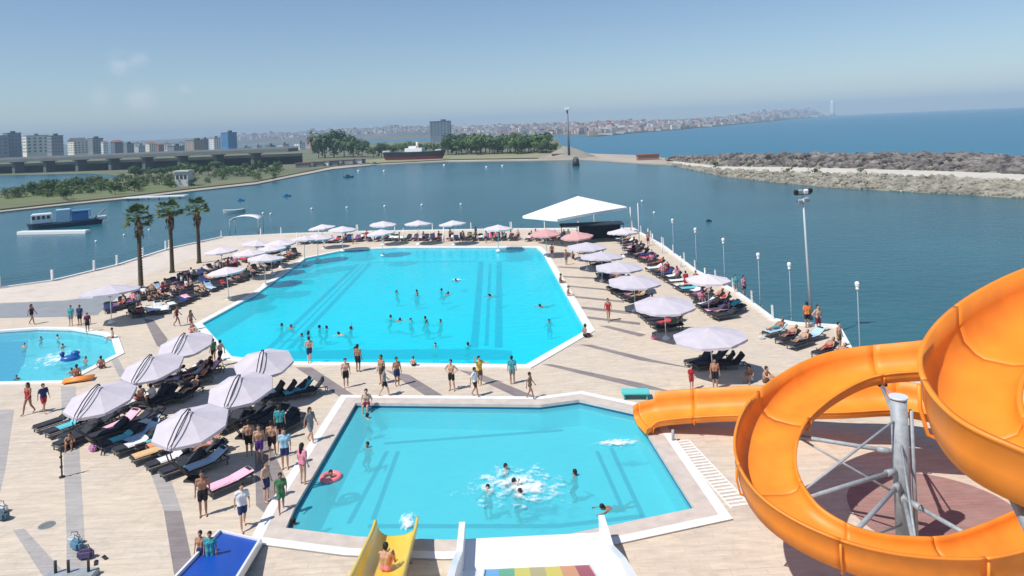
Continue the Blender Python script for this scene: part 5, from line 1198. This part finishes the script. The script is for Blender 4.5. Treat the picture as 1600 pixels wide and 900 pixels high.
# blue ramp
a, b, c, d = P(345, 832, .25), P(405, 846, .25), P(335, 960, 1.2), P(225, 960, 1.2); cn = Vector((a.x, a.y, 0))
bs = thing('blue_ramp', 'flat deep blue slide run-out with white edges at the bottom', 'slide', cn)
def slab(q4, th, name, mt, parent):
    m = MB(); t = [m.bm.verts.new(v) for v in q4]; u = [m.bm.verts.new(v-Vector((0, 0, th))) for v in q4]; m.bm.faces.new(t); m.bm.faces.new(u[::-1])
    for i in range(4): m.bm.faces.new((t[i], u[i], u[(i+1) % 4], t[(i+1) % 4]))
    return m.obj(name, mt, parent)
blu = mat('deep_blue_gelcoat', (.008, .075, .42), .4, var=.06, scale=1)
slab([a-cn, b-cn, c-cn, d-cn], .15, 'slide_bed', blu, bs)
ex = (b-a).normalized()*.09; up_ = Vector((0, 0, .12))
slab([a-ex-cn+up_, a-cn+up_, d-cn+up_, d-ex-cn+up_], .3, 'side_rail', wg, bs); slab([b-cn+up_, b+ex-cn+up_, c+ex-cn+up_, c-cn+up_], .3, 'side_rail', wg, bs)
ey = (a-d).normalized()*.12; slab([a-ex+ey-cn+up_*.5, b+ex+ey-cn+up_*.5, b+ex-cn+up_*.5+ey*.02, a-ex-cn+up_*.5+ey*.02], .25, 'end_rail', wg, bs)
for q in (a.lerp(d, .5), b.lerp(c, .5)): MB().tube([(q.x-cn.x, q.y-cn.y, 0), (q.x-cn.x, q.y-cn.y, q.z-.14)], .06, 8).obj('strut', M['steel'], bs)

# ---------------------------------------------------------------- foam and splashes
def foam_mat(name, amt, sc):
    m = bpy.data.materials.new(name); m.use_nodes = True; n = m.node_tree.nodes; l = m.node_tree.links; b = n['Principled BSDF']; b.inputs['Base Color'].default_value = (.86, .9, .92, 1); b.inputs['Roughness'].default_value = .7
    tc = n.new('ShaderNodeTexCoord'); z = n.new('ShaderNodeTexNoise'); z.inputs['Scale'].default_value = sc; z.inputs['Detail'].default_value = 9; z.inputs['Roughness'].default_value = .72; l.new(tc.outputs['Object'], z.inputs['Vector'])
    g = n.new('ShaderNodeVectorMath'); g.operation = 'LENGTH'; l.new(tc.outputs['Object'], g.inputs[0])
    f = n.new('ShaderNodeMapRange'); f.inputs[1].default_value = 0; f.inputs[2].default_value = 1; f.inputs[3].default_value = amt; f.inputs[4].default_value = -.22; l.new(g.outputs['Value'], f.inputs[0])
    a = n.new('ShaderNodeMath'); l.new(z.outputs[0], a.inputs[0]); l.new(f.outputs[0], a.inputs[1])
    r = n.new('ShaderNodeMapRange'); r.inputs[1].default_value = .52; r.inputs[2].default_value = .72; l.new(a.outputs[0], r.inputs[0]); l.new(r.outputs[0], b.inputs['Alpha'])
    return m
def splash(px, py, n_, rx, ry, label, amt=.1, rz=0):
    q = P(px, py, -.10); m = MB(); g = []
    for i in range(25):
        row_ = []
        for k in range(25):
            x, y = i/12-1, k/12-1; d = math.hypot(x, y)
            row_.append(m.bm.verts.new((x, y, .0 if d > 1 else .03*(1-d)*(1+noise.noise(Vector((x*6, y*6, px)))*1.5))))
        g.append(row_)
    for a, b in zip(g, g[1:]):
        for k in range(24): m.bm.faces.new((a[k], b[k], b[k+1], a[k+1]))
    for _ in range(n_):
        x, y = random.gauss(0, .3), random.gauss(0, .3); m.ball((x, y, random.uniform(.02, .2)), random.uniform(.006, .018)/max(rx, ry), 1, jit=.2)
    o = m.obj('water_splash', foam_mat('foam', amt, 3.5*max(.6, max(rx, ry)/2)), smooth=True); o.location = q; o.scale = (rx, ry, 1); o.rotation_euler = (0, 0, rz); stuff(o, label, 'splash')
splash(962, 692, 90, 1.9, .8, 'white foam where the orange chute pours into the pool', .24, .1); splash(636, 815, 50, .6, 1.3, 'white splash at the end of the yellow slide', .25)
splash(808, 758, 120, 4.2, 3.4, 'thin white splash round the playing bathers', .17); splash(85, 560, 60, 3.4, 4.5, 'thin white splash in the left pool', .14)
splash(714, 437, 30, 1.1, .9, 'small splash in the far part of the big pool', .25)

# ---------------------------------------------------------------- small things on the deck
t = thing('shower_post', 'slim black shower post standing on the pale deck', 'post', P(97, 746, 0)); MB().tube([(0, 0, 0), (0, 0, 1.5), (.03, 0, 1.56)], .035, 8).obj('pole', M['dark'], t)
for z in (.5, .95, 1.25): MB().ball((.0, -.03, z), .07, 2).obj('tap', M['dark'], t)
MB().tube([(0, 0, 0), (0, 0, .05)], .12, 12).obj('base_plate', M['dark'], t)
t = thing('manhole_cover', 'round grey drain cover in the pale deck', 'drain cover', P(73, 821, .0)); MB().tube([(0, 0, 0), (0, 0, .02)], .27, 24).obj('lid', mat('cast_iron', (.16, .18, .18), .7, var=.2, scale=12), t); MB().tube([(0, 0, 0), (0, 0, .012)], .31, 24).obj('frame', M['grey_strip'], t)
def bag(px, py, c, label, s=1.0):
    t = thing('bag', label, 'bag', P(px, py, 0), random.uniform(-.6, .6)); m = MB(); m.box((0, 0, .16*s), (.5*s, .26*s, .32*s), bev=.08*s); m.obj('body', cloth(c), t)
    m = MB(); m.tube([(-.14*s, 0, .3*s), (-.1*s, 0, .46*s), (.1*s, 0, .46*s), (.14*s, 0, .3*s)], .015, 6); m.obj('handle', M['dark'], t)
bag(120, 858, (.10, .22, .32), 'blue bag with pale top lying at the bottom left', 1.1); bag(134, 873, (.10, .08, .16), 'dark purple bag beside the blue bag', 1.1); bag(117, 850, (.6, .62, .62), 'white bag behind the blue bag', 1.0)
bag(4, 812, (.08, .14, .18), 'dark bag at the left edge of the picture', 1.2); bag(3, 800, (.6, .62, .65), 'white bag at the left edge of the picture', 1.0)
for x, y, r in ((150, 880, .5), (164, 872, .9)):
    o = link('sandal', None, None, P(x, y, 0), r); tag(o, 'single dark sandal beside the bags at the bottom left', 'sandal', 'pair of sandals'); MB().box((0, 0, .02), (.13, .33, .03), bev=.012).obj('sole', M['dark'], o); MB().tube([(-.06, .05, .03), (0, .07, .09), (.06, .05, .03)], .014, 6).obj('strap', M['dark'], o)
t = thing('post_group', 'low grey stand with three black posts at the bottom edge', 'stand', P(112, 903, 0)); MB().box((0, 0, .1), (1.7, .5, .2), bev=.02).obj('base', M['steel'], t)
for x in (-.55, -.1, .6): MB().tube([(x, 0, .2), (x, 0, .62)], .05, 8).obj('post', M['dark'], t)
# a few bags between loungers
for x, y, c, l in ((145, 705, (.5, .2, .4), 'mauve bag in front of the near left loungers'), (305, 690, (.05, .05, .06), 'black bag under the nearest parasol'), (1190, 530, (.7, .7, .7), 'white bag at the foot of the floodlight loungers'), (1022, 530, (.75, .3, .4), 'pink bag in front of the right row')): bag(x, y, c, l, .9)

finish_labels()
